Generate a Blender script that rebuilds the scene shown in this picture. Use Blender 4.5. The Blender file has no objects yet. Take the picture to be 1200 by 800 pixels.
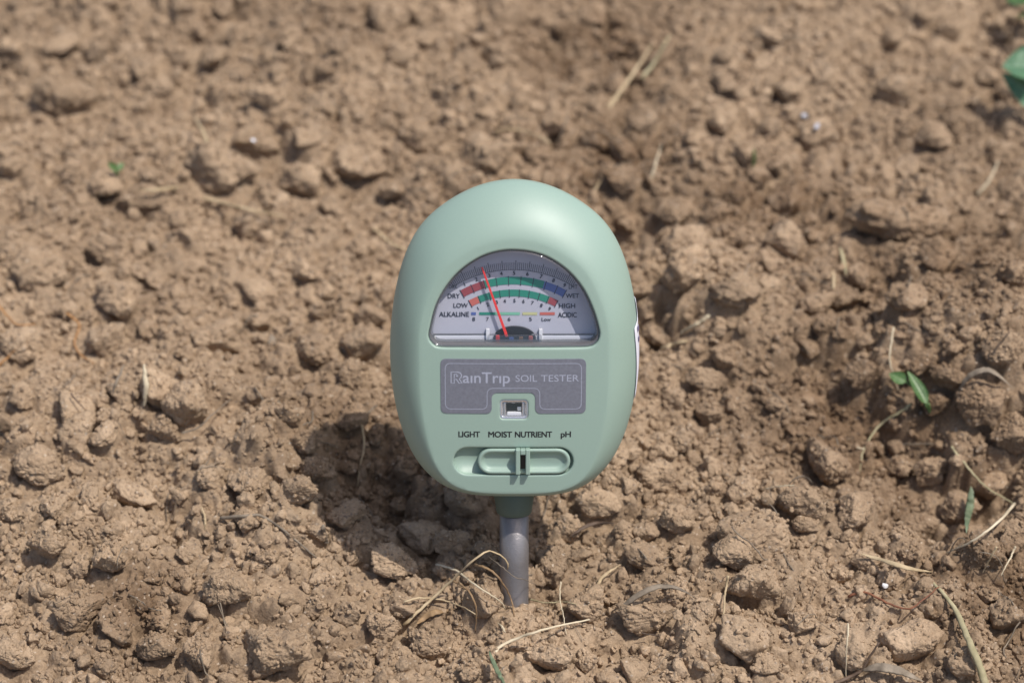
import bpy, bmesh, math, random
import numpy as np
from mathutils import Matrix, Vector

R = math.radians
random.seed(11)
rng = np.random.default_rng(11)
S = bpy.context.scene
COL = S.collection

# ------------------------------------------------------------------ camera
PITCH, LEAN = 40.0, 26.0
FPX = 55.0 / 22.3 * 1200.0                 # focal length in photo pixels (1200 wide)
fwd = Vector((0, math.cos(R(PITCH)), -math.sin(R(PITCH))))
upv = Vector((0, math.sin(R(PITCH)), math.cos(R(PITCH))))
DEPTH = 0.680                              # depth of the probe's foot
CAM = -DEPTH * (fwd + upv * (-(705 - 400) / FPX) + Vector((1, 0, 0)) * ((602.5 - 600) / FPX))
cam_d = bpy.data.cameras.new('camera')
cam_d.lens, cam_d.sensor_width = 55.0, 22.3
cam_d.clip_start, cam_d.clip_end = 0.01, 200.0
cam_d.dof.use_dof = True
cam_d.dof.aperture_fstop = 6.3
cam_d.dof.focus_distance = 0.664
cam_d.dof.aperture_blades = 7
cam = bpy.data.objects.new('camera', cam_d)
COL.objects.link(cam)
cam.location = CAM
cam.rotation_euler = (R(90 - PITCH), 0, 0)
S.camera = cam

# ------------------------------------------------------------------ world, sun, exposure
SUN = Vector((0.375, -0.10, 0.92)).normalized()      # direction towards the sun
el = math.asin(SUN.z)
az = math.atan2(SUN.x, SUN.y)
W = bpy.data.worlds.new('World')
S.world = W
W.use_nodes = True
wn = W.node_tree
sky = wn.nodes.new('ShaderNodeTexSky')
sky.sky_type = 'NISHITA'
sky.sun_disc = False
sky.sun_elevation = el
sky.sun_rotation = az
sky.dust_density = 3.0
wn.links.new(sky.outputs[0], wn.nodes['Background'].inputs[0])
wn.nodes['Background'].inputs[1].default_value = 0.135
sun_d = bpy.data.lights.new('sun', 'SUN')
sun_d.energy = 4.0
sun_d.angle = R(0.6)
sun_d.color = (1.0, 0.955, 0.89)
sun = bpy.data.objects.new('sun', sun_d)
COL.objects.link(sun)
sun.rotation_euler = SUN.to_track_quat('Z', 'Y').to_euler()
S.view_settings.view_transform = 'Standard'
S.view_settings.look = 'None'
S.view_settings.exposure = 0.0
S.view_settings.gamma = 1.0
S.view_settings.use_curve_mapping = False

# ------------------------------------------------------------------ helpers
def ray(px, py):
    return (fwd + Vector((1, 0, 0)) * ((px - 600) / FPX) + upv * ((400 - py) / FPX))

def project(p):
    d = p - CAM
    z = d.dot(fwd)
    return 600 + d.x / z * FPX, 400 - d.dot(upv) / z * FPX, z

def tag(o, label=None, cat=None, group=None, kind=None):
    if label: o['label'] = label
    if cat: o['category'] = cat
    if group: o['group'] = group
    if kind: o['kind'] = kind
    return o

def link(name, me, mat=None, parent=None):
    o = bpy.data.objects.new(name, me)
    COL.objects.link(o)
    if mat is not None and len(me.materials) == 0:
        me.materials.append(mat)
    if parent is not None:
        o.parent = parent
    return o

def smooth(me, on=True):
    me.polygons.foreach_set('use_smooth', [on] * len(me.polygons))
    me.update()

def np_mesh(name, verts, tris=None, quads=None):
    """a mesh straight from arrays"""
    me = bpy.data.meshes.new(name)
    me.vertices.add(len(verts))
    me.vertices.foreach_set('co', np.ascontiguousarray(verts, dtype=np.float32).ravel())
    f = quads if quads is not None else tris
    k = f.shape[1]
    me.loops.add(f.size)
    me.loops.foreach_set('vertex_index', np.ascontiguousarray(f, dtype=np.int32).ravel())
    me.polygons.add(len(f))
    me.polygons.foreach_set('loop_start', np.arange(0, f.size, k, dtype=np.int32))
    me.update(calc_edges=True)
    me.polygons.foreach_set('use_smooth', np.ones(len(f), dtype=bool))
    me.validate()
    return me

# value noise on arrays
def _h(ix, iy, iz, seed):
    n = (ix.astype(np.int64) * 374761393 + iy.astype(np.int64) * 668265263 + iz.astype(np.int64) * 2147483647
         + seed * 1274126177) & 0xFFFFFFFF
    n = ((n ^ (n >> 13)) * 1274126177) & 0xFFFFFFFF
    n = ((n ^ (n >> 16)) * 2246822519) & 0xFFFFFFFF
    return ((n ^ (n >> 15)) & 0xFFFFFF) / float(0xFFFFFF) * 2 - 1

def vn3(p, seed=0):
    i = np.floor(p).astype(np.int64)
    f = p - i
    u = f * f * f * (f * (f * 6 - 15) + 10)
    out = 0
    for a in (0, 1):
        wa = u[:, 0] if a else 1 - u[:, 0]
        for b in (0, 1):
            wb = u[:, 1] if b else 1 - u[:, 1]
            for c in (0, 1):
                wc = u[:, 2] if c else 1 - u[:, 2]
                out = out + wa * wb * wc * _h(i[:, 0] + a, i[:, 1] + b, i[:, 2] + c, seed)
    return out

def vn2(x, y, seed=0):
    ix, iy = np.floor(x).astype(np.int64), np.floor(y).astype(np.int64)
    fx, fy = x - ix, y - iy
    u, v = fx * fx * (3 - 2 * fx), fy * fy * (3 - 2 * fy)
    z = np.zeros_like(ix)
    return (_h(ix, iy, z, seed) * (1 - u) * (1 - v) + _h(ix + 1, iy, z, seed) * u * (1 - v)
            + _h(ix, iy + 1, z, seed) * (1 - u) * v + _h(ix + 1, iy + 1, z, seed) * u * v)

def fbm2(x, y, freq, octs, seed, gain=0.5):
    a, t = 1.0, 0
    for k in range(octs):
        t = t + a * vn2(x * freq + 17.3 * k, y * freq - 9.1 * k, seed + k)
        freq *= 2.03
        a *= gain
    return t

# ------------------------------------------------------------------ materials
def new_mat(name):
    m = bpy.data.materials.new(name)
    m.use_nodes = True
    nt = m.node_tree
    return m, nt, nt.nodes['Principled BSDF']

def nd(nt, typ, **kw):
    n = nt.nodes.new(typ)
    for k, v in kw.items():
        if k in n.inputs: n.inputs[k].default_value = v
        else: setattr(n, k, v)
    return n

def ramp(nt, stops):
    r = nt.nodes.new('ShaderNodeValToRGB')
    e = r.color_ramp.elements
    e[0].position, e[0].color = stops[0][0], (*stops[0][1], 1)
    e[1].position, e[1].color = stops[-1][0], (*stops[-1][1], 1)
    for p, c in stops[1:-1]:
        x = e.new(p)
        x.color = (*c, 1)
    return r

DAMP = [(.105, .075, .045), (.14, .13, .05), (.085, .175, .035), (.03, .20, .03), (-.045, .055, .03), (-.10, -.005, .018), (.13, .0, .03), (.03, .27, .035)]
def soil_material(name, dark=1.0):
    m, nt, b = new_mat(name)
    L = nt.links.new
    tc = nd(nt, 'ShaderNodeNewGeometry')
    pos = tc.outputs['Position']
    oi = nd(nt, 'ShaderNodeObjectInfo')
    def noise(scale, detail=4, rough=0.6):
        n = nd(nt, 'ShaderNodeTexNoise', Scale=scale, Detail=detail, Roughness=rough)
        L(pos, n.inputs['Vector'])
        return n
    big, mid, fin = noise(16, 3), noise(140, 4, .65), noise(1400, 5, .7)
    r1 = ramp(nt, [(0.30, (.232 * dark, .161 * dark, .104 * dark)), (0.52, (.380 * dark, .274 * dark, .181 * dark)),
                   (0.74, (.515 * dark, .382 * dark, .262 * dark))])
    add = nd(nt, 'ShaderNodeMath', operation='ADD')
    L(big.outputs['Fac'], add.inputs[0]); L(mid.outputs['Fac'], add.inputs[1])
    mul = nd(nt, 'ShaderNodeMath', operation='MULTIPLY'); mul.inputs[1].default_value = .5
    L(add.outputs[0], mul.inputs[0]); L(mul.outputs[0], r1.inputs[0])
    r2 = ramp(nt, [(0.28, (.74, .72, .70)), (0.5, (1, 1, 1)), (0.72, (1.18, 1.18, 1.18))])
    L(fin.outputs['Fac'], r2.inputs[0])
    mx = nd(nt, 'ShaderNodeMix', data_type='RGBA', blend_type='MULTIPLY')
    mx.inputs[0].default_value = 1
    L(r1.outputs[0], mx.inputs[6]); L(r2.outputs[0], mx.inputs[7])
    # one clod a little greyer or redder than the next
    hv = nd(nt, 'ShaderNodeHueSaturation')
    mr = nd(nt, 'ShaderNodeMapRange'); mr.inputs[3].default_value = .88; mr.inputs[4].default_value = 1.10
    L(oi.outputs['Random'], mr.inputs[0]); L(mr.outputs[0], hv.inputs['Value'])
    L(mx.outputs[2], hv.inputs['Color'])
    damp = nd(nt, 'ShaderNodeMix', data_type='RGBA', blend_type='MULTIPLY')
    spots = None
    for (cx_, cy_, rad) in DAMP:
        vd = nd(nt, 'ShaderNodeVectorMath', operation='DISTANCE'); vd.inputs[1].default_value = (cx_, cy_, 0)
        L(pos, vd.inputs[0])
        mr2 = nd(nt, 'ShaderNodeMapRange'); mr2.inputs[1].default_value = rad * 1.25; mr2.inputs[2].default_value = rad * .35
        L(vd.outputs['Value'], mr2.inputs[0])
        if spots is None: spots = mr2.outputs[0]
        else:
            mxx = nd(nt, 'ShaderNodeMath', operation='MAXIMUM'); L(spots, mxx.inputs[0]); L(mr2.outputs[0], mxx.inputs[1]); spots = mxx.outputs[0]
    dn = noise(60, 4, .7)
    dr = ramp(nt, [(.33, (0, 0, 0)), (.56, (1, 1, 1))]); L(dn.outputs['Fac'], dr.inputs[0])
    dm = nd(nt, 'ShaderNodeMath', operation='MULTIPLY'); L(spots, dm.inputs[0]); L(dr.outputs[0], dm.inputs[1])
    L(dm.outputs[0], damp.inputs[0]); damp.inputs[7].default_value = (.55, .50, .46, 1)
    L(hv.outputs[0], damp.inputs[6])
    # sparse pale and dark mineral grains
    vor = nd(nt, 'ShaderNodeTexVoronoi', Scale=1700.0)
    L(pos, vor.inputs['Vector'])
    sp = nd(nt, 'ShaderNodeSeparateColor'); L(vor.outputs['Color'], sp.inputs[0])
    g1 = nd(nt, 'ShaderNodeMath', operation='GREATER_THAN'); g1.inputs[1].default_value = .965
    L(sp.outputs[0], g1.inputs[0])
    mx2 = nd(nt, 'ShaderNodeMix', data_type='RGBA'); L(g1.outputs[0], mx2.inputs[0])
    rg = ramp(nt, [(0, (.16, .12, .09)), (.5, (.28, .21, .15)), (1, (.52, .42, .32))])
    L(sp.outputs[1], rg.inputs[0])
    L(damp.outputs[2], mx2.inputs[6]); L(rg.outputs[0], mx2.inputs[7])
    L(mx2.outputs[2], b.inputs['Base Color'])
    b.inputs['Roughness'].default_value = .95
    b.inputs['Specular IOR Level'].default_value = .12
    bn = noise(900, 6, .72)
    b1 = nd(nt, 'ShaderNodeBump', Strength=.75, Distance=.0009)
    L(bn.outputs['Fac'], b1.inputs['Height'])
    b2 = nd(nt, 'ShaderNodeBump', Strength=.55, Distance=.0005)
    v2 = nd(nt, 'ShaderNodeTexVoronoi', Scale=1100.0, feature='SMOOTH_F1'); L(pos, v2.inputs['Vector'])
    L(v2.outputs['Distance'], b2.inputs['Height']); b2.invert = True
    L(b1.outputs[0], b2.inputs['Normal'])
    L(b2.outputs[0], b.inputs['Normal'])
    return m

def fibre_material(name, c1, c2, scale=(60, 60, 4000), rough=.65, spec=.3, trans=0.0):
    m, nt, b = new_mat(name)
    L = nt.links.new
    g = nd(nt, 'ShaderNodeNewGeometry')
    n = nd(nt, 'ShaderNodeTexNoise', Scale=420.0, Detail=5.0)
    L(g.outputs['Position'], n.inputs['Vector'])
    w = nd(nt, 'ShaderNodeTexNoise', Scale=90.0, Detail=2.0)
    L(g.outputs['Position'], w.inputs['Vector'])
    a = nd(nt, 'ShaderNodeMath', operation='ADD'); L(n.outputs[0], a.inputs[0]); L(w.outputs[0], a.inputs[1])
    h = nd(nt, 'ShaderNodeMath', operation='MULTIPLY'); h.inputs[1].default_value = .5; L(a.outputs[0], h.inputs[0])
    r = ramp(nt, [(.34, c1), (.64, c2)])
    L(h.outputs[0], r.inputs[0]); L(r.outputs[0], b.inputs['Base Color'])
    b.inputs['Roughness'].default_value = rough
    b.inputs['Specular IOR Level'].default_value = spec
    bp = nd(nt, 'ShaderNodeBump', Strength=.35, Distance=.0003)
    L(n.outputs[0], bp.inputs['Height']); L(bp.outputs[0], b.inputs['Normal'])
    if trans:
        b.inputs['Subsurface Weight'].default_value = trans
        b.inputs['Subsurface Radius'].default_value = (.001, .002, .0004)
        b.inputs['Subsurface Scale'].default_value = .5
    return m

def leaf_material(name, c1, c2, vein, freq):
    m = fibre_material(name, c1, c2, rough=.45, spec=.45, trans=.15)
    nt = m.node_tree; L = nt.links.new
    b = nt.nodes['Principled BSDF']
    src = b.inputs['Base Color'].links[0].from_socket
    tc = nd(nt, 'ShaderNodeTexCoord')
    sx = nd(nt, 'ShaderNodeSeparateXYZ'); L(tc.outputs['Object'], sx.inputs[0])
    ab = nd(nt, 'ShaderNodeMath', operation='ABSOLUTE'); L(sx.outputs[1], ab.inputs[0])
    k = nd(nt, 'ShaderNodeMath', operation='MULTIPLY_ADD'); k.inputs[1].default_value = -.8
    L(ab.outputs[0], k.inputs[0]); L(sx.outputs[0], k.inputs[2])
    f = nd(nt, 'ShaderNodeMath', operation='MULTIPLY'); f.inputs[1].default_value = freq; L(k.outputs[0], f.inputs[0])
    sn = nd(nt, 'ShaderNodeMath', operation='SINE'); L(f.outputs[0], sn.inputs[0])
    v1 = nd(nt, 'ShaderNodeMapRange'); v1.inputs[1].default_value = .8; v1.inputs[2].default_value = 1.0; v1.inputs[4].default_value = .6
    L(sn.outputs[0], v1.inputs[0])
    v2 = nd(nt, 'ShaderNodeMapRange'); v2.inputs[1].default_value = .00035; v2.inputs[2].default_value = .0001
    L(ab.outputs[0], v2.inputs[0])
    mxm = nd(nt, 'ShaderNodeMath', operation='MAXIMUM'); L(v1.outputs[0], mxm.inputs[0]); L(v2.outputs[0], mxm.inputs[1])
    mx = nd(nt, 'ShaderNodeMix', data_type='RGBA'); L(mxm.outputs[0], mx.inputs[0])
    L(src, mx.inputs[6]); mx.inputs[7].default_value = (*vein, 1)
    L(mx.outputs[2], b.inputs['Base Color'])
    return m

def plastic(name, col, rough=.38, spec=.5, speckle=.0, metal=0.0, bump=0.0):
    m, nt, b = new_mat(name)
    L = nt.links.new
    g = nd(nt, 'ShaderNodeTexCoord')
    n = nd(nt, 'ShaderNodeTexNoise', Scale=1500.0, Detail=3.0)
    L(g.outputs['Object'], n.inputs['Vector'])
    k = speckle
    r = ramp(nt, [(.3, tuple(c * (1 - k) for c in col)), (.7, tuple(c * (1 + k) for c in col))])
    L(n.outputs[0], r.inputs[0]); L(r.outputs[0], b.inputs['Base Color'])
    n2 = nd(nt, 'ShaderNodeTexNoise', Scale=70.0, Detail=4.0)
    L(g.outputs['Object'], n2.inputs['Vector'])
    mr = nd(nt, 'ShaderNodeMapRange'); mr.inputs[3].default_value = rough * .85; mr.inputs[4].default_value = rough * 1.2
    L(n2.outputs[0], mr.inputs[0]); L(mr.outputs[0], b.inputs['Roughness'])
    b.inputs['Specular IOR Level'].default_value = spec
    b.inputs['Metallic'].default_value = metal
    if bump:
        bp = nd(nt, 'ShaderNodeBump', Strength=bump, Distance=.00006)
        L(n.outputs[0], bp.inputs['Height']); L(bp.outputs[0], b.inputs['Normal'])
    return m

def clear_material(name, tint=(.97, .97, .98), refl=1.0, rough=.03):
    m = bpy.data.materials.new(name)
    m.use_nodes = True
    nt = m.node_tree
    nt.nodes.remove(nt.nodes['Principled BSDF'])
    t = nd(nt, 'ShaderNodeBsdfTransparent'); t.inputs[0].default_value = (*tint, 1)
    g = nd(nt, 'ShaderNodeBsdfGlossy'); g.inputs['Roughness'].default_value = rough
    f = nd(nt, 'ShaderNodeLayerWeight'); f.inputs[0].default_value = .5
    p5 = nd(nt, 'ShaderNodeMath', operation='POWER'); p5.inputs[1].default_value = 5
    nt.links.new(f.outputs['Facing'], p5.inputs[0])
    k = nd(nt, 'ShaderNodeMath', operation='MULTIPLY_ADD'); k.inputs[1].default_value = .96 * refl; k.inputs[2].default_value = .04 * refl
    nt.links.new(p5.outputs[0], k.inputs[0])
    mx = nd(nt, 'ShaderNodeMixShader')
    nt.links.new(k.outputs[0], mx.inputs[0]); nt.links.new(t.outputs[0], mx.inputs[1]); nt.links.new(g.outputs[0], mx.inputs[2])
    nt.links.new(mx.outputs[0], nt.nodes['Material Output'].inputs[0])
    return m

M_SOIL = soil_material('soil')
M_STRAW = fibre_material('straw', (.33, .24, .135), (.52, .41, .26))
M_PALE = fibre_material('pale_straw', (.45, .37, .25), (.62, .53, .38))
M_BROWN = fibre_material('brown_dry', (.16, .10, .055), (.34, .22, .115))
M_GREY = fibre_material('grey_dry', (.11, .085, .062), (.29, .235, .175))
M_RED = fibre_material('red_root', (.12, .045, .025), (.26, .11, .06))
M_ORANGE = fibre_material('orange_root', (.30, .15, .06), (.44, .24, .10))
M_DARK = fibre_material('dark_dry', (.06, .042, .03), (.15, .10, .07))
M_GREEN = leaf_material('green_leaf', (.035, .090, .024), (.085, .155, .045), (.13, .20, .08), 5500)
M_GREEN2 = fibre_material('grey_green_blade', (.07, .11, .06), (.17, .20, .12), rough=.5)
M_OLIVE = fibre_material('olive_straw', (.25, .22, .12), (.44, .38, .235))
M_BLUEGREEN = leaf_material('broad_leaf', (.05, .125, .06), (.105, .21, .115), (.17, .27, .17), 2600)
M_CHIP = plastic('white_chip', (.60, .57, .55), rough=.3, speckle=.1)
M_FOIL = plastic('foil', (.52, .52, .56), rough=.28, metal=.5)
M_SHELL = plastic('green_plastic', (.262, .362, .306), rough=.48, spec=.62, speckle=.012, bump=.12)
M_COLLAR_SHADED = plastic('green_plastic_collar_shaded', (.095, .13, .105), rough=.5, spec=.4, speckle=.02)  # darker than the shell: shade under the head put into the colour
M_PLATE = plastic('grey_plate', (.168, .174, .208), rough=.45, speckle=.10, metal=.15)
M_PLATETXT = plastic('plate_lettering', (.34, .36, .44), rough=.45)
M_BLACK = plastic('black_print', (.010, .011, .012), rough=.5)
M_INK = plastic('dial_ink', (.018, .020, .035), rough=.6)
M_TICK = plastic('tick_ink', (.07, .07, .08), rough=.6)
M_DIAL = plastic('dial_card', (.46, .467, .54), rough=.55, speckle=.01)
M_LEDGE = plastic('dial_ledge', (.66, .67, .72), rough=.25, spec=.6)
M_RIM = plastic('rim_plastic', (.125, .13, .142), rough=.12, spec=.8)
M_NEEDLE = plastic('needle_red', (.80, .035, .025), rough=.4)
M_PIVOT = plastic('pivot_black', (.018, .016, .016), rough=.3)
M_GLINT = plastic('copper_glint', (.45, .24, .12), rough=.3, metal=.7)
M_WHITE = plastic('white_plastic', (.72, .73, .76), rough=.4)
M_STICK = plastic('sticker_paper', (.68, .67, .74), rough=.6)
M_MARK = plastic('sticker_ink', (.16, .14, .26), rough=.6)
M_CHROME = plastic('sensor_frame', (.62, .62, .65), rough=.2, metal=.8)
M_SENS = plastic('sensor_dark', (.012, .012, .013), rough=.2)
M_COVER = clear_material('clear_cover', refl=1.7)
M_BAR = clear_material('clear_bar', (.72, .73, .75), 3.0, .12)
M_B_RED = plastic('band_dark_red', (.30, .055, .065), rough=.55)
M_B_GREEN = plastic('band_green', (.020, .23, .16), rough=.55)
M_B_BLUE = plastic('band_blue', (.085, .13, .36), rough=.55)
M_B_SALMON = plastic('band_salmon', (.52, .13, .10), rough=.55)
M_B_LGREEN = plastic('band_light_green', (.19, .48, .34), rough=.55)
M_B_YEL = plastic('band_yellow', (.52, .52, .27), rough=.55)

def probe_material():
    m, nt, b = new_mat('probe_metal')
    L = nt.links.new
    g = nd(nt, 'ShaderNodeTexCoord')
    mp = nd(nt, 'ShaderNodeMapping'); mp.inputs['Scale'].default_value = (1500, 1500, 2600)
    L(g.outputs['Object'], mp.inputs[0])
    n = nd(nt, 'ShaderNodeTexNoise', Scale=1.0, Detail=4.0); L(mp.outputs[0], n.inputs['Vector'])
    n2 = nd(nt, 'ShaderNodeTexNoise', Scale=130.0, Detail=4.0); L(g.outputs['Object'], n2.inputs['Vector'])
    r = ramp(nt, [(.3, (.215, .20, .20)), (.7, (.30, .285, .29))])
    L(n2.outputs[0], r.inputs[0]); L(r.outputs[0], b.inputs['Base Color'])
    b.inputs['Metallic'].default_value = .6
    b.inputs['Roughness'].default_value = .42
    bp = nd(nt, 'ShaderNodeBump', Strength=.6, Distance=.00015)
    L(n.outputs[0], bp.inputs['Height']); L(bp.outputs[0], b.inputs['Normal'])
    return m
M_PROBE = probe_material()

# ------------------------------------------------------------------ soil surface
def graded(a, b, h0, h1, far=30.0, grow=1.27):
    """coordinates: even steps in the bed in view, then growing out to the horizon"""
    core = [a]
    while core[-1] < b:
        t = (core[-1] - a) / (b - a)
        core.append(core[-1] + h0 + (h1 - h0) * t)
    lo, hi, st = [], [], h0
    x = a
    while x > -far:
        st *= grow; x -= st; lo.append(x)
    x, st = core[-1], h1
    while x < far:
        st *= grow; x += st; hi.append(x)
    return np.array(lo[::-1] + core + hi)

X0, X1, Y0, Y1 = -0.225, 0.225, -0.06, 0.36
xs = graded(X0, X1, .00058, .00058)
ys = graded(Y0, Y1, .00048, .00068)
GX, GY = np.meshgrid(xs, ys)                      # [iy, ix]
inside = (np.clip((GX - X0 + .03) / .03, 0, 1) * np.clip((X1 + .03 - GX) / .03, 0, 1)
          * np.clip((GY - Y0 + .03) / .03, 0, 1) * np.clip((Y1 + .03 - GY) / .03, 0, 1))

def g0(px, py, z=0.0):
    d = ray(px, py)
    t = (z - CAM.z) / d.z
    return CAM + d * t

# broad shape of the tilled bed: hollows and mounds (photo pixel, radius mm, height mm)
HM = .0052 * fbm2(GX, GY, 16, 3, 3) + .0030 * fbm2(GX, GY, 75, 3, 9)
for px, py, r, h in [(480, 600, 15, -8), (430, 555, 11, -6), (530, 640, 10, -4), (642, 704, 4.5, -6), (600, 728, 9, 3.2), (560, 700, 8, 2),
                     (395, 610, 9, 4), (340, 540, 14, 7), (380, 500, 9, 4), (655, 615, 8, -4), (430, 625, 6, 3), (480, 645, 6, 3.5), (535, 665, 6, 3.5), (1090, 575, 13, -7), (1155, 425, 20, 18), (1165, 550, 8, -11), (1100, 590, 8, -5), (1060, 520, 9, -6), (880, 395, 10, 5), (960, 440, 9, -5), (1192, 690, 6, -6),
                     (1050, 265, 16, 6), (742, 262, 10, -11), (768, 385, 8, -9), (800, 330, 12, 4), (920, 510, 10, -4),
                     (1000, 480, 14, -4), (1080, 745, 11, 3), (90, 720, 10, -3), (300, 640, 10, 2), (210, 470, 13, 3),
                     (60, 320, 13, 3), (1100, 330, 20, 4), (700, 60, 12, -4), (640, 160, 8, -3), (560, 95, 14, 3), (930, 60, 20, 4),
                     (1150, 45, 9, -5), (1060, 170, 12, 2), (250, 250, 8, -4), (130, 110, 9, -3), (360, 60, 14, 3), (870, 250, 12, -3), (850, 400, 12, 2)]:
    c = g0(px, py)
    HM += 1.35 * h * .001 * np.exp(-((GX - c.x) ** 2 + (GY - c.y) ** 2) / (2 * (r * .001) ** 2))
H = HM.copy()
WX, WY = fbm2(GX, GY, 330, 3, 21), fbm2(GX, GY, 330, 3, 31)
WX2, WY2 = fbm2(GX, GY, 900, 2, 41), fbm2(GX, GY, 900, 2, 51)

def caps(n, r0, r1, lo, hi, sink, warp, pile, seed):
    """rough lumps pressed into the surface, largest first"""
    q = np.random.default_rng(seed)
    rr = np.sort(r0 + (r1 - r0) * q.random(n) ** 2.0)[::-1]
    cx = X0 - .01 + (X1 - X0 + .02) * q.random(n)
    cy = Y0 - .01 + (Y1 - Y0 + .02) * q.random(n)
    dens = vn2(cx * 45, cy * 45, seed)
    for k in range(n):
        if dens[k] < -.25 and q.random() < .65: continue
        r = rr[k]
        i0, i1 = np.searchsorted(xs, cx[k] - 1.5 * r), np.searchsorted(xs, cx[k] + 1.5 * r)
        j0, j1 = np.searchsorted(ys, cy[k] - 1.5 * r), np.searchsorted(ys, cy[k] + 1.5 * r)
        if i1 - i0 < 2 or j1 - j0 < 2: continue
        ic, jc = min(np.searchsorted(xs, cx[k]), len(xs) - 1), min(np.searchsorted(ys, cy[k]), len(ys) - 1)
        sl = (slice(j0, j1), slice(i0, i1))
        dx = (GX[sl] - cx[k]) / r + warp * WX[sl] + .5 * warp * WX2[sl]
        dy = (GY[sl] - cy[k]) / r + warp * WY[sl] + .5 * warp * WY2[sl]
        a = q.random() * 3.14
        e = .75 + .5 * q.random()
        ux, uy = (dx * math.cos(a) + dy * math.sin(a)) * e, (-dx * math.sin(a) + dy * math.cos(a)) / e
        d2 = ux * ux + uy * uy
        top = np.sqrt(np.clip(1 - d2, 0, 1))
        for _ in range(3):
            t = q.random() * 6.283
            sl_ = .2 + .9 * q.random()
            top = np.minimum(top, .55 + .35 * q.random() - sl_ * (ux * math.cos(t) + uy * math.sin(t)) * .6)
        base = pile * H[jc, ic] + (1 - pile) * HM[jc, ic]
        hh = base + r * ((lo + (hi - lo) * q.random()) * top - sink)
        H[sl] = np.where(d2 < 1, np.maximum(H[sl], hh), H[sl])

H -= .0030 * np.clip(fbm2(GX, GY, 130, 3, 81) - .25, 0, 1)
caps(620, .0040, .0095, .85, 1.3, .28, .16, .25, 101)
caps(3000, .0020, .0042, .9, 1.4, .18, .20, .55, 102)
H -= .0022 * np.clip(fbm2(GX, GY, 330, 2, 91) - .30, 0, 1)
caps(15000, .0009, .0021, .9, 1.4, .10, .16, .9, 103)
H += (.00030 * fbm2(GX, GY, 420, 3, 61, .6)) + .00016 * fbm2(GX, GY, 1300, 2, 71)
H = np.where(inside > 0, HM + (H - HM) * inside, HM)
# the hole the probe stands in
H -= .004 * np.exp(-((GX) ** 2 + (GY) ** 2) / (2 * .0038 ** 2))
for _ in range(2):
    gy_, gx_ = np.gradient(H)
    steep = np.clip((np.hypot(gx_, gy_) / .00058 - .9) / 1.2, 0, 1) * (inside > .5)
    Hp = np.pad(H, 1, mode='edge')
    Hb = (Hp[:-2, :-2] + 2 * Hp[:-2, 1:-1] + Hp[:-2, 2:] + 2 * Hp[1:-1, :-2] + 4 * Hp[1:-1, 1:-1] + 2 * Hp[1:-1, 2:] + Hp[2:, :-2] + 2 * Hp[2:, 1:-1] + Hp[2:, 2:]) / 16
    H = H * (1 - steep) + Hb * steep
HT = H.copy()                                          # top of everything that lies on the soil

def interp(F, x, y):
    i = np.clip(np.searchsorted(xs, x) - 1, 0, len(xs) - 2)
    j = np.clip(np.searchsorted(ys, y) - 1, 0, len(ys) - 2)
    u = (x - xs[i]) / (xs[i + 1] - xs[i]); v = (y - ys[j]) / (ys[j + 1] - ys[j])
    return (F[j, i] * (1 - u) + F[j, i + 1] * u) * (1 - v) + (F[j + 1, i] * (1 - u) + F[j + 1, i + 1] * u) * v

nx, ny = len(xs), len(ys)
idx = np.arange(nx * ny).reshape(ny, nx)
quads = np.stack([idx[:-1, :-1], idx[:-1, 1:], idx[1:, 1:], idx[1:, :-1]], -1).reshape(-1, 4)
soil = link('soil', np_mesh('soil', np.stack([GX, GY, H], -1).reshape(-1, 3), quads=quads), M_SOIL)
tag(soil, 'dry light brown tilled garden soil covering the whole ground', kind='structure')

def ground(px, py, F=None, lift=0.0):
    """where the sight line through a photo pixel meets the soil"""
    F = HM if F is None else F
    d = ray(px, py)
    t0, t1 = (.03 - CAM.z) / d.z, (-.03 - CAM.z) / d.z
    ts = np.linspace(t0, t1, 160)
    P = np.array([[CAM.x + d.x * t, CAM.y + d.y * t, CAM.z + d.z * t] for t in ts])
    below = P[:, 2] < interp(F, P[:, 0], P[:, 1]) + lift
    k = int(np.argmax(below)) if below.any() else 80
    return Vector(P[k]), ts[k]

# ------------------------------------------------------------------ clods
def ico(sub):
    bm = bmesh.new()
    bmesh.ops.create_icosphere(bm, subdivisions=sub, radius=1)
    v = np.array([x.co[:] for x in bm.verts])
    f = np.array([[x.index for x in p.verts] for p in bm.faces])
    bm.free()
    return v / np.linalg.norm(v, axis=1)[:, None], f
ICO = {k: ico(k) for k in (2, 3, 4, 5, 6)}

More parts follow.
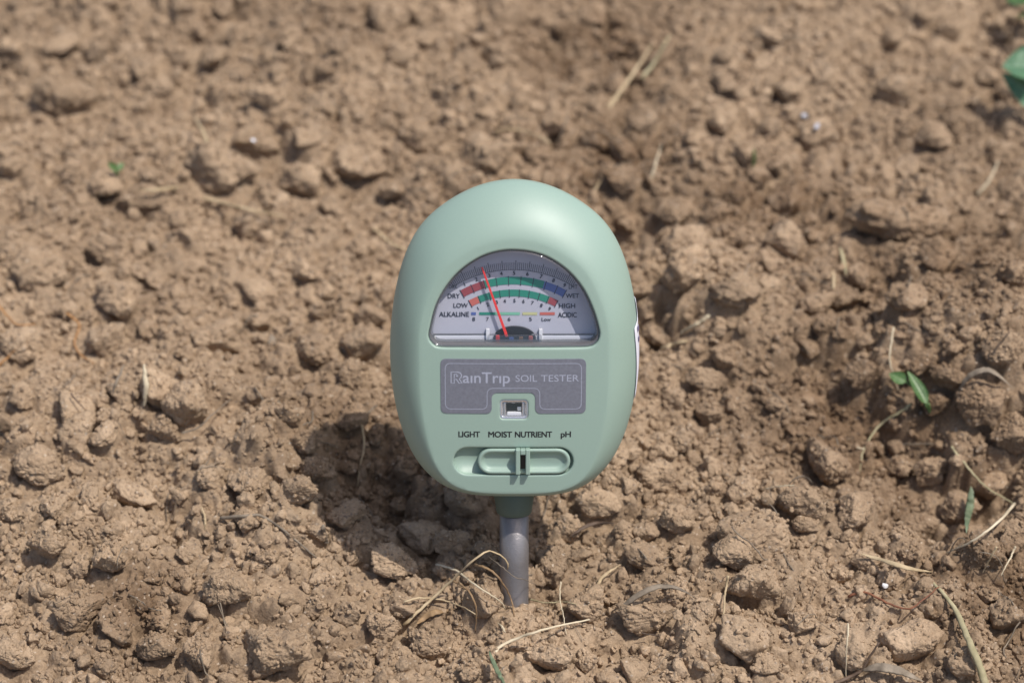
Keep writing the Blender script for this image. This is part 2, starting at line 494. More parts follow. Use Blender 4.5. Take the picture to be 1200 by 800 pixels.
def clod_shape(seed, sub, dims=(1, .85, .7), facet=7.0, rough=1.0, grains=0):
    q = np.random.default_rng(seed)
    v, f = ICO[sub]
    K = 11
    n = q.normal(size=(K, 3)); n /= np.linalg.norm(n, axis=1)[:, None]
    d = .62 + .38 * q.random(K)
    t = np.maximum(v @ n.T, 0) / d
    r = (np.sum(t ** facet, 1) + .6 ** facet) ** (-1 / facet)
    r = np.minimum(r, 1.25)
    o = q.random(3) * 50
    r = r * (1 + rough * (.10 * vn3(v * 1.7 + o, seed) + .06 * vn3(v * 3.9 + o, seed + 1)))
    p = v * r[:, None]
    if sub >= 4:
        w = p + .10 * np.stack([vn3(p * 3 + o + c, seed + 7 + c) for c in range(3)], 1)
        bil = .105 * np.abs(vn3(w * 2.9 + o, seed + 2)) + .080 * np.abs(vn3(w * 6.3 + o, seed + 3)) + .045 * np.abs(vn3(w * 12.5 + o, seed + 4))
        bil = bil + .018 * vn3(p * 19 + o, seed + 6)
        if sub >= 6: bil = bil + .026 * np.abs(vn3(w * 25 + o, seed + 5)) + .010 * vn3(p * 45 + o, seed + 8)
        p = p * (1 + rough * .95 * (bil - .09))[:, None]
    for _ in range(grains):                        # granules stuck to the clod
        c = p[q.integers(len(p))]
        s = .05 + .13 * q.random() ** 2
        dd = np.linalg.norm(p - c, axis=1) / s
        w = np.sqrt(np.clip(1 - dd ** 2, 0, 1)) * s * .55
        p = p + (p / np.linalg.norm(p, axis=1)[:, None]) * w[:, None]
    p = p / np.abs(p).max(0) * np.array(dims)
    return p, f

placed = []         # (x, y, z, rx, ry, rot, phrase)
def raise_top(x, y, z, rx, ry, rz, rot):
    m = max(rx, ry)
    i0, i1 = np.searchsorted(xs, x - m), np.searchsorted(xs, x + m)
    j0, j1 = np.searchsorted(ys, y - m), np.searchsorted(ys, y + m)
    dx, dy = GX[j0:j1, i0:i1] - x, GY[j0:j1, i0:i1] - y
    u, v = (dx * math.cos(rot) + dy * math.sin(rot)) / rx, (-dx * math.sin(rot) + dy * math.cos(rot)) / ry
    d2 = u * u + v * v
    HT[j0:j1, i0:i1] = np.where(d2 < 1, np.maximum(HT[j0:j1, i0:i1], z + rz * np.sqrt(np.clip(1 - d2, 0, 1)) * .92), HT[j0:j1, i0:i1])

def mean_h(x, y, r):
    a = np.linspace(0, 6.28, 10)
    px_ = np.concatenate([[x], x + .6 * r * np.cos(a), x + .95 * r * np.cos(a)])
    py_ = np.concatenate([[y], y + .6 * r * np.sin(a), y + .95 * r * np.sin(a)])
    return float(np.mean(interp(H, px_, py_)))

# (px, py, width px, height px as seen, turn deg, facet, rough, label, phrase for neighbours)
BIG = [
 (70, 112, 86, 52, 8, 9, .8, 'wide flat-topped clod with a dark shaded underside, alone in the blurred far left corner', 'the flat-topped far clod'),
 (257, 200, 84, 74, -35, 5, .7, 'long hump-backed clod like a thick root, with a dark hollow beneath it', 'the hump-backed clod'),
 (355, 212, 50, 38, 5, 9, .6, 'block-shaped clod right beside the long hump-backed clod', 'the block beside the hump'),
 (168, 233, 60, 30, 0, 6, .8, 'low flat clod just left of the long hump-backed clod', 'the low flat clod'),
 (300, 166, 58, 36, 10, 5, 1, 'grey-brown rounded clod close behind the long hump-backed clod', 'the clod behind the hump'),
 (492, 166, 66, 42, 0, 8, .6, 'pale smooth flat clod lying behind the tester, up and to its left', 'the pale flat clod'),
 (470, 70, 42, 32, 30, 11, .5, 'pointed wedge-shaped clod far behind the tester', 'the pointed wedge'),
 (588, 66, 48, 36, 0, 5, .7, 'pale rounded clod farthest behind the top of the tester', 'the pale far clod'),
 (1050, 103, 48, 44, 10, 8, .8, 'upright knobbly clod with a dark left side, near the broad green leaf', 'the upright far clod'),
 (1052, 262, 124, 56, 8, 4, .6, 'very broad smooth mound-like clod in the blurred ground beyond the seedling', 'the broad smooth mound'),
 (803, 328, 66, 56, 30, 6, 1.1, 'bulky rounded clod right of the tester with a dark gap on its left', 'the bulky clod beside the tester'),
 (862, 338, 66, 50, 10, 6, 1.3, 'lumpy crumbly clod touching the right flank of the bulky one beside the tester', 'the lumpy clod'),
 (1186, 320, 44, 40, 0, 5, .7, 'smooth round clod cut off by the right edge of the picture', 'the clod at the right edge'),
 (830, 482, 32, 32, 0, 11, .5, 'squarish small clod with a dark gap beneath, right of the tester bottom', 'the squarish clod'),
 (824, 450, 54, 26, -8, 7, .7, 'narrow oblong clod lying directly behind the squarish one', 'the oblong clod'),
 (843, 421, 32, 40, 40, 9, .6, 'leaning wedge of pale soil behind the narrow oblong clod', 'the leaning wedge'),
 (46, 547, 64, 46, 0, 4, .9, 'rounded dome-shaped clod near the left edge of the picture', 'the dome-shaped clod'),
 (222, 470, 62, 58, 10, 5, 1, 'tall bulging clod to the right of the pale upright straw stub', 'the bulging clod'),
 (192, 503, 44, 30, 0, 5, 1, 'rounded clod directly below the pale upright straw stub', 'the clod under the stub'),
 (130, 300, 54, 44, 0, 4, 1.3, 'darker fuzzy rounded clod in the soft ground above the orange roots', 'the fuzzy clod'),
 (45, 312, 64, 48, 10, 6, .9, 'large soft-edged clod with a dark gap beneath, just above the orange roots', 'the soft-edged clod'),
 (966, 546, 54, 68, 5, 6, .8, 'large egg-shaped clod standing on end below the green seedling', 'the egg-shaped clod'),
 (936, 591, 62, 44, -10, 6, .9, 'medium clod wedged against the lower left of the egg-shaped clod', 'the wedged clod'),
 (1003, 606, 60, 44, 25, 10, .6, 'flat slanted slab-like clod below and right of the egg-shaped clod', 'the slanted slab'),
 (948, 618, 40, 24, 0, 7, .7, 'small dark clod squeezed under the medium wedged clod', 'the squeezed clod'),
 (878, 626, 84, 70, 15, 6, .9, 'biggest blocky clod right of the probe with a rounder clod leaning on its front', 'the biggest blocky clod'),
 (856, 646, 48, 44, 0, 5, .9, 'rounded clod leaning on the front of the biggest blocky clod', 'the leaning round clod'),
 (1146, 652, 62, 62, 0, 10, .9, 'square upright block of soil with a black gap beneath, under the bent straw at right', 'the square block'),
 (880, 692, 66, 46, 10, 6, .9, 'broad low clod in front of the biggest blocky clod', 'the broad low clod'),
 (870, 574, 40, 32, 15, 10, .5, 'pale angular clod just behind the biggest blocky clod', 'the angular clod'),
 (322, 766, 86, 64, 5, 7, 1.2, 'large rugged clod with pitted sides at the bottom edge, left of the probe', 'the large rugged clod'),
 (190, 758, 52, 44, -15, 6, .9, 'egg-sized brown clod left of the large rugged clod at the bottom', 'the brown clod'),
 (238, 766, 42, 50, 0, 6, 1, 'upright clod squeezed between the brown clod and the large rugged clod', 'the squeezed upright clod'),
 (640, 778, 62, 38, -5, 5, .7, 'smooth oval clod at the bottom edge in front of the probe', 'the smooth oval clod'),
 (134, 660, 46, 48, 0, 5, 1, 'rounded crusted clod in the lower left, above the dark moist one', 'the crusted clod'),
 (22, 772, 54, 44, 0, 5, .9, 'rounded clod in the bottom left corner of the picture', 'the corner clod'),
 (92, 722, 70, 44, 20, 11, .6, 'flat darker slab of moist soil split by cracks in the lower left', 'the moist slab'),
 (1072, 752, 80, 56, 10, 4, .6, 'broad smooth cracked clod left of the long thick straw at the bottom right', 'the broad cracked clod'),
 (936, 732, 44, 28, 10, 10, .5, 'flat angular clod halfway between the biggest blocky clod and the bottom edge', 'the flat angular clod'),
 (702, 604, 52, 34, 0, 5, .6, 'smooth capped clod with dark bark under it, just right of the collar', 'the capped clod'),
 (650, 660, 44, 54, 0, 7, 1.1, 'tall rough clod standing close against the right side of the probe', 'the tall rough clod'),
 (684, 712, 48, 46, 10, 8, .8, 'clod in front of the dark hole on the right of the probe', 'the clod by the hole'),
 (405, 603, 48, 40, 10, 6, 1.1, 'crusty clod on the rim of the shaded hollow left of the probe', 'the rim clod'),
 (1092, 478, 40, 30, 0, 7, 1, 'rough overhanging clod just right of the green seedling', 'the overhanging clod'),
 (1150, 478, 62, 48, 15, 6, 1.2, 'large crumbly overhanging clod on the bank right of the seedling', 'the bank clod'),
 (758, 725, 70, 46, 0, 5, .8, 'low broad clod under the curled dry leaf strip', 'the clod under the leaf strip'),
 (460, 665, 60, 42, 0, 6, 1.1, 'broad crusty clod on the sunlit edge in front of the shaded hollow', 'the sunlit edge clod'),
 (500, 755, 52, 40, 0, 6, 1, 'grainy clod in front of the dry stalks left of the probe', 'the grainy clod'),
 (270, 690, 62, 52, 15, 6, 1.0, 'slumped clod standing behind the large rugged clod', 'the slumped clod'),
 (1168, 432, 62, 42, 10, 7, 1.1, 'broad clod crowning the bank at the right, above the arched dry leaf', 'the bank-top clod'),
 (1108, 446, 48, 36, -10, 8, 1, 'crumbly clod just left of the arched dry leaf on the bank', 'the clod by the arched leaf'),
 (1186, 508, 54, 46, 0, 8, 1.2, 'craggy clod at the right edge under the bank, above the bent straw', 'the craggy edge clod'),
 (1122, 602, 44, 36, 20, 9, 1, 'broken-faced clod behind the square block, left of the grey-green blade', 'the broken-faced clod'),
 (1078, 622, 48, 34, -15, 8, 1, 'lumpy clod between the slanted slab and the square block', 'the lumpy clod in the gap'),
 (1052, 560, 40, 30, 10, 7, 1, 'dark clod between the egg-shaped clod and the upper bent straw', 'the dark gap clod'),
 (1090, 556, 40, 32, 0, 9, 1.1, 'jagged clod under the foot of the upper bent straw', 'the jagged clod'),
 (1188, 636, 44, 40, 0, 7, 1.1, 'clod at the right edge beside the square block', 'the clod beside the square block'),
 (1015, 440, 44, 34, 15, 7, 1, 'dull clod immediately left of the seedling leaves', 'the clod left of the seedling'),
 (374, 548, 46, 36, 10, 7, 1.1, 'half-shaded clod at the left tip of the tester shadow', 'the shadow-tip clod'),
 (352, 588, 50, 38, -10, 6, 1.1, 'sunlit clod right of the curved grey twig, below the shadow tip', 'the clod above the twig'),
 (412, 492, 40, 32, 20, 8, 1, 'clod at the upper edge of the tester shadow, close to the tester', 'the shadow-edge clod'),
 (530, 655, 44, 30, 0, 7, 1.1, 'clod at the front edge of the shadow, behind the longest bent stalk', 'the clod behind the stalk'),
 (296, 575, 56, 40, 10, 6, 1.1, 'low crusty clod left of the grey twig\'s upper end', 'the crusty clod by the twig'),
 (60, 640, 56, 44, -10, 7, 1.1, 'crumbling clod halfway between the dome-shaped clod and the moist slab', 'the crumbling clod'),
 (445, 735, 48, 36, 0, 7, 1.1, 'clod left of the tan dry leaf under the stalks', 'the clod left of the dry leaf'),
 (800, 610, 52, 38, 10, 8, 1, 'flat-faced clod midway between the capped clod and the biggest blocky clod', 'the flat-faced clod'),
 (770, 560, 50, 34, -5, 7, 1, 'rounded clod right of the lower rim of the tester head', 'the clod by the lower rim'),
 (360, 520, 40, 32, 0, 6, 1, 'clod on the sunny rim left of the tester shadow', 'the sunny rim clod'),
]
LAND = []
def px_mm(depth):
    return depth / FPX                                     # metres per photo pixel at that depth

def put_clod(px, py, w, hgt, rot, facet, rough, seed, sub, label, group, mesh=None, squash=None, sinkf=.30):
    p, t = ground(px, py + hgt * .18)
    depth = (p - CAM).dot(fwd)
    s = px_mm(depth)
    rx = w * .54 * s
    # seen height = depth extent * sin + upright extent * cos
    ry = hgt * .54 * s / .96
    rz = min(rx, ry) * (squash or .82)
    a = R(rot)
    z = mean_h(p.x, p.y, min(rx, ry)) + rz * sinkf
    if mesh is None:
        v, f = clod_shape(seed, sub, (rx, ry, rz), facet * 1.3, .55 + .55 * rough, grains=10)
        me = np_mesh('soil_clod', v, tris=f)
        me.materials.append(M_SOIL)
        sc = (1, 1, 1)
    else:
        me, sc = mesh, (rx, ry, rz)
    o = link('soil_clod', me)
    o.location = (p.x, p.y, z)
    o.scale = sc
    o.rotation_euler = (R(random.uniform(-9, 9)), R(random.uniform(-9, 9)), a)
    if label: tag(o, label, 'soil clod', group)
    else: tag(o, None, 'soil clod', group)
    raise_top(p.x, p.y, z, rx, ry, rz, a)
    placed.append((p.x, p.y, max(rx, ry)))
    return o, p, (rx, ry, rz)

for k, (px, py, w, hgt, rot, fc, rg, lab, phrase) in enumerate(BIG):
    put_clod(px, py, w, hgt, rot, fc, rg if py > 420 else rg + .9, 500 + k, 6 if py > 420 else 5, lab, 'large soil clods', squash=1.0, sinkf=.55 if py > 420 else .4)
    LAND.append((px, py, max(w, hgt) / 2, phrase))

LAND += [(603, 392, 165, 'the tester head'), (602, 660, 30, 'the probe'), (1062, 445, 24, 'the green seedling'),
         (170, 452, 14, 'the pale straw stub'), (315, 628, 40, 'the grey twig'), (1150, 590, 30, 'the bent straw at right'),
         (1045, 705, 40, 'the red-brown root'), (1138, 755, 30, 'the long thick straw'), (60, 375, 30, 'the orange roots'),
         (520, 700, 40, 'the bent dry stalks'), (745, 88, 30, 'the far pair of straws'), (1188, 88, 24, 'the broad green leaf'),
         (945, 138, 14, 'the shiny foil scraps'), (1035, 788, 30, 'the withered leaf'), (640, 745, 40, 'the long straw in front of the probe')]
EDGE = [(600, 8, 'the middle of the top edge'), (160, 10, 'the top left corner'), (900, 10, 'the top edge right of centre')]

# medium clods: a few shapes, copied
variants = []
for k in range(26):
    v, f = clod_shape(900 + k, 5, (1, 1, 1), 6 + 8 * rng.random(), .8 + .6 * rng.random(), grains=5)
    me = np_mesh('soil_clod_small', v, tris=f)
    me.materials.append(M_SOIL)
    variants.append(me)
smalls = []
tries = 0
q = np.random.default_rng(77)
while len(smalls) < 232 and tries < 6000:
    tries += 1
    px, py = 8 + 1184 * q.random(), 8 + 785 * q.random()
    if ((px - 602) / 152) ** 2 + ((py - 395) / 190) ** 2 < 1: continue
    if abs(px - 602) < 34 and py < 740 and py > 560: continue
    w = (25 + 38 * q.random() ** 1.8) * (.84 + .28 * py / 800)
    p, _ = ground(px, py)
    r = w * .5 * px_mm((p - CAM).dot(fwd))
    if any((p.x - a) ** 2 + (p.y - b) ** 2 < (r * .8 + c * .8) ** 2 for a, b, c in placed): continue
    asp = .62 + .5 * q.random()
    sq = .6 + .35 * q.random()
    o, p, dm = put_clod(px, py, w, w * asp, 180 * q.random(), 0, 0, 0, 0, None, 'small soil clods', mesh=variants[int(q.integers(26))], squash=sq, sinkf=.5)
    smalls.append((o, px, py, w, asp, sq))

def describe():
    groups = {}
    for s in smalls:
        o, px, py, w, asp, sq = s
        best = min(LAND, key=lambda l: math.hypot(px - l[0], (py - l[1]) * 1.1) - l[2])
        dx, dy = px - best[0], py - best[1]
        if best[3] == 'the tester head':
            where = ('beside the left of' if dx < 0 else 'beside the right of') if abs(dy) < 170 else 'behind'
        elif abs(dx) > abs(dy):
            where = 'left of' if dx < 0 else 'right of'
        else:
            where = 'behind' if dy < 0 else 'in front of'
        shape = 'flat' if sq < .7 else ('long' if asp < .74 else ('round' if asp < 1.0 and sq > .8 else 'uneven'))
        size = 'small' if w > 31 else 'tiny'
        groups.setdefault((size, shape, where, best[3]), []).append((math.hypot(dx, dy), s))
    order = ['nearest', 'second nearest', 'third nearest', 'fourth nearest', 'fifth nearest', 'sixth nearest', 'seventh nearest', 'eighth nearest']
    for (size, shape, where, ph), lst in groups.items():
        lst.sort(key=lambda e: e[0])
        for k, (d, s) in enumerate(lst):
            if len(lst) == 1:
                lab = f'{size} {shape} clod {where} {ph}'
            else:
                lab = f'{order[min(k, 7)]} {size} {shape} clod {where} {ph}'
            s[0]['label'] = lab
describe()

def grains_on_clods():
    q = np.random.default_rng(31)
    bpy.context.view_layer.update()
    for o in [o for o in COL.objects if o.name.startswith('soil_clod')]:
        v = np.empty(len(o.data.vertices) * 3, dtype=np.float32); o.data.vertices.foreach_get('co', v)
        n = np.empty(len(o.data.vertices) * 3, dtype=np.float32); o.data.vertices.foreach_get('normal', n)
        M = np.array(o.matrix_world)
        v = v.reshape(-1, 3) @ M[:3, :3].T + M[:3, 3]
        n = n.reshape(-1, 3) @ np.linalg.inv(M[:3, :3]); n /= np.linalg.norm(n, axis=1)[:, None]
        up = np.nonzero(n[:, 2] > .35)[0]
        if len(up) == 0: continue
        big = max(o.dimensions)
        c = int(14 + 110 * q.random() ** 1.5 * (big / .018))
        k = q.choice(up, size=min(c, len(up)), replace=False)
        r = .00028 + .00085 * q.random(len(k)) ** 3
        p = v[k] + n[k] * (r * .1)[:, None]
        out_ = np.concatenate([p, r[:, None]], 1)
        GR.append(out_)
GR = []
grains_on_clods()

# crumbs nobody could count: one mass, spread by geometry nodes over points on the soil
def box_blur(F, k):
    for ax in (0, 1):
        P = np.concatenate([np.repeat(np.take(F, [0], ax), k, ax), F, np.repeat(np.take(F, [-1], ax), k + 1, ax)], ax)
        c = np.cumsum(P, ax)
        n = F.shape[ax]
        F = (np.take(c, np.arange(2 * k, 2 * k + n), ax) - np.take(c, np.arange(0, n), ax)) / (2 * k)
    return F
HREL = H - box_blur(H, 8)
clod_tops = GR
def crumb_points():
    q = np.random.default_rng(5)
    out = []
    for n, r0, r1, pw, den_k, high in ((1500, .0021, .0034, 1.3, .6, .0012), (2600, .0015, .0026, 1.5, 1.1, .0004), (12500, .0010, .0018, 1.5, 1.1, .0006), (66000, .00035, .0010, 1.1, .8, .0014)):
        m = int(n * 2.4)
        x = X0 + (X1 - X0) * q.random(m); y = Y0 + (Y1 - Y0) * q.random(m)
        den = vn2(x * 38, y * 38, n) + .6 * vn2(x * 110, y * 110, n + 1)
        on_clod = (interp(HT, x, y) - interp(H, x, y)) > .0008
        low = interp(HREL, x, y) < high * (.3 + 1.4 * q.random(m))
        ok = (den * den_k + 1.6 * q.random(m) > .45) & (x * x + y * y > .0048 ** 2) & ~on_clod & (low | (q.random(m) < .36))
        k = np.nonzero(ok)[0][:n]
        x, y = x[k], y[k]
        r = r0 + (r1 - r0) * q.random(len(k)) ** pw
        z = interp(H, x, y) + r * (.0 + .5 * q.random(len(k)))
        out.append(np.stack([x, y, z, r], 1))
    out += clod_tops
    return np.concatenate(out)
CP = crumb_points()
_b = CP[CP[:, 3] > .0008]
_i, _j = np.searchsorted(xs, _b[:, 0]), np.searchsorted(ys, _b[:, 1])
for _di in (-1, 0, 1):
    for _dj in (-1, 0, 1):
        np.maximum.at(HT, (_j + _dj, _i + _di), _b[:, 2] + _b[:, 3] * (.8 if _di == 0 and _dj == 0 else .45))
nC = len(CP)
q = np.random.default_rng(15)
cme = bpy.data.meshes.new('soil_crumbs')
cme.vertices.add(nC)
cme.vertices.foreach_set('co', CP[:, :3].astype(np.float32).ravel())
at = cme.attributes.new('crumb_scale', 'FLOAT_VECTOR', 'POINT')
at.data.foreach_set('vector', (CP[:, 3:4] * (.78 + .5 * q.random((nC, 3)))).astype(np.float32).ravel())
at = cme.attributes.new('crumb_turn', 'FLOAT_VECTOR', 'POINT')
at.data.foreach_set('vector', (6.283 * q.random((nC, 3))).astype(np.float32).ravel())
cme.materials.append(M_SOIL)
cr = link('soil_crumbs', cme)
tag(cr, 'loose crumbs of dry soil scattered over the whole bed', kind='stuff')
ng = bpy.data.node_groups.new('scatter_crumbs', 'GeometryNodeTree')
ng.interface.new_socket('Geometry', in_out='INPUT', socket_type='NodeSocketGeometry')
ng.interface.new_socket('Geometry', in_out='OUTPUT', socket_type='NodeSocketGeometry')
gi, go = ng.nodes.new('NodeGroupInput'), ng.nodes.new('NodeGroupOutput')
join = ng.nodes.new('GeometryNodeJoinGeometry')
for k in range(16):
    v, f = clod_shape(2000 + k, 4, (1, .72 + .25 * q.random(), .66 + .3 * q.random()), 6 + 12 * q.random(), 1.15)
    me = np_mesh('crumb', v, tris=f)
    me.materials.append(M_SOIL)
    oi = ng.nodes.new('GeometryNodeObjectInfo')
    oi.inputs['Object'].default_value = bpy.data.objects.new('crumb', me)
    oi.inputs['As Instance'].default_value = True
    ng.links.new(oi.outputs['Geometry'], join.inputs[0])
iop = ng.nodes.new('GeometryNodeInstanceOnPoints')
iop.inputs['Pick Instance'].default_value = True
def named(nm):
    a = ng.nodes.new('GeometryNodeInputNamedAttribute')
    a.data_type = 'FLOAT_VECTOR'
    a.inputs['Name'].default_value = nm
    return a.outputs['Attribute']
e2r = ng.nodes.new('FunctionNodeEulerToRotation')
ng.links.new(named('crumb_turn'), e2r.inputs[0])
ng.links.new(e2r.outputs[0], iop.inputs['Rotation'])
ng.links.new(named('crumb_scale'), iop.inputs['Scale'])
ng.links.new(gi.outputs[0], iop.inputs['Points'])
ng.links.new(join.outputs[0], iop.inputs['Instance'])
ng.links.new(iop.outputs[0], go.inputs[0])
cr.modifiers.new('scatter', 'NODES').node_group = ng

# ------------------------------------------------------------------ straws, twigs, roots, leaves
def spline(P, n):
    P = [np.array(p, float) for p in P]
    if len(P) == 2:
        return np.array([P[0] + (P[1] - P[0]) * t for t in np.linspace(0, 1, n)])
    Q = [2 * P[0] - P[1]] + P + [2 * P[-1] - P[-2]]
    L = np.concatenate([[0], np.cumsum([np.linalg.norm(P[i + 1] - P[i]) for i in range(len(P) - 1)])])
    out = []
    for s in np.linspace(0, L[-1], n):
        i = min(max(int(np.searchsorted(L, s, side='right')) - 1, 0), len(P) - 2)
        t = (s - L[i]) / max(L[i + 1] - L[i], 1e-9)
        a, b, c, d = Q[i], Q[i + 1], Q[i + 2], Q[i + 3]
        out.append(.5 * (2 * b + (c - a) * t + (2 * a - 5 * b + 4 * c - d) * t * t + (3 * b - a - 3 * c + d) * t ** 3))
    return np.array(out)

def path3d(pts, n, lift, sm=3.0):
    """pts: (px, py[, lift mm]) along the thing -> points on or above the soil"""
    A = [(p[0], p[1], (p[2] if len(p) > 2 else lift)) for p in pts]
    C = spline(A, n)
    ts = np.array([ground(c[0], c[1], HT, c[2] * .001)[1] for c in C])
    k = np.exp(-.5 * (np.arange(-8, 9) / sm) ** 2); k /= k.sum()
    tp = np.concatenate([np.full(8, ts[:3].mean()), ts, np.full(8, ts[-3:].mean())])
    tsm = np.convolve(tp, k, 'valid')
    tsm = tsm * .55 + np.minimum(tsm, ts) * .45
    jq = np.random.default_rng(int(abs(pts[0][0] * 31 + pts[0][1] * 17)))
    jit = np.zeros((n, 2))
    for _ in range(3):
        k0 = jq.integers(2, n - 2)
        jit[k0:] += (np.arange(n - k0)[:, None] / n) * jq.normal(size=2) * 3.0
    jit += .25 * jq.normal(size=(n, 2))
    return [CAM + ray(c[0] + j[0], c[1] + j[1]) * t for c, t, j in zip(C, tsm, jit)]

def sweep(P, ra, rb=None, prof=None, sides=7, seed=0, wob=.12, rough=0.0):
    """tube of oval section (ra across, rb thick) along P; prof(t) scales it"""
    rb = rb or ra
    q = np.random.default_rng(seed)
    n = len(P)
    V, F = [], []
    twist = q.random() * .8 - .4
    for i, p in enumerate(P):
        t = i / (n - 1)
        T = (P[min(i + 1, n - 1)] - P[max(i - 1, 0)]).normalized()
        side = T.cross(Vector((0, -.35, .94)))
        if side.length < 1e-4: side = Vector((1, 0, 0))
        side.normalize()
        up = side.cross(T).normalized()
        a0 = twist * (t - .5) * 2
        k = (prof(t) if prof else 1.0) * (1 + wob * (q.random() - .5))
        for s in range(sides):
            a = 6.2832 * s / sides
            u, w = math.cos(a) * ra * k, math.sin(a) * rb * k
            u, w = u * math.cos(a0) - w * math.sin(a0), u * math.sin(a0) + w * math.cos(a0)
            V.append(p + side * u + up * w)
    for i in range(n - 1):
        for s in range(sides):
            a, b = i * sides + s, i * sides + (s + 1) % sides
            F.append((a, b, b + sides, a + sides))
    F.append(tuple(range(sides))[::-1]); F.append(tuple((n - 1) * sides + s for s in range(sides)))
    return V, F

def mesh_from(name, V, F, sm=True):
    me = bpy.data.meshes.new(name)
    me.from_pydata([tuple(v) for v in V], [], F)
    me.update()
    if sm: smooth(me)
    return me

taper = lambda t: 1 - .55 * t
spindle = lambda t: .25 + .9 * math.sin(math.pi * min(max(t, .02), .98)) ** .7
leafy = lambda t: max(.06, math.sin(math.pi * t ** .8) ** .8)
flat1 = lambda t: 1.0 if .03 < t < .97 else .75

def strand(name, cat, label, pts, w, mat, prof=flat1, thick=None, n=26, lift=.6, group='dry plant bits on the soil', sm=3.0):
    """w: width in photo pixels; thick: thickness / width"""
    P = path3d(pts, n, lift, sm)
    s = px_mm((P[len(P) // 2] - CAM).dot(fwd))
    ra = w * .42 * s
    V, F = sweep(P, ra, ra * (thick or 1), prof, seed=len(label) * 7 + int(w * 3))
    me = mesh_from(name, [v for v in V], F)
    o = link(name, me, mat)
    tag(o, label, cat, group)
    return o

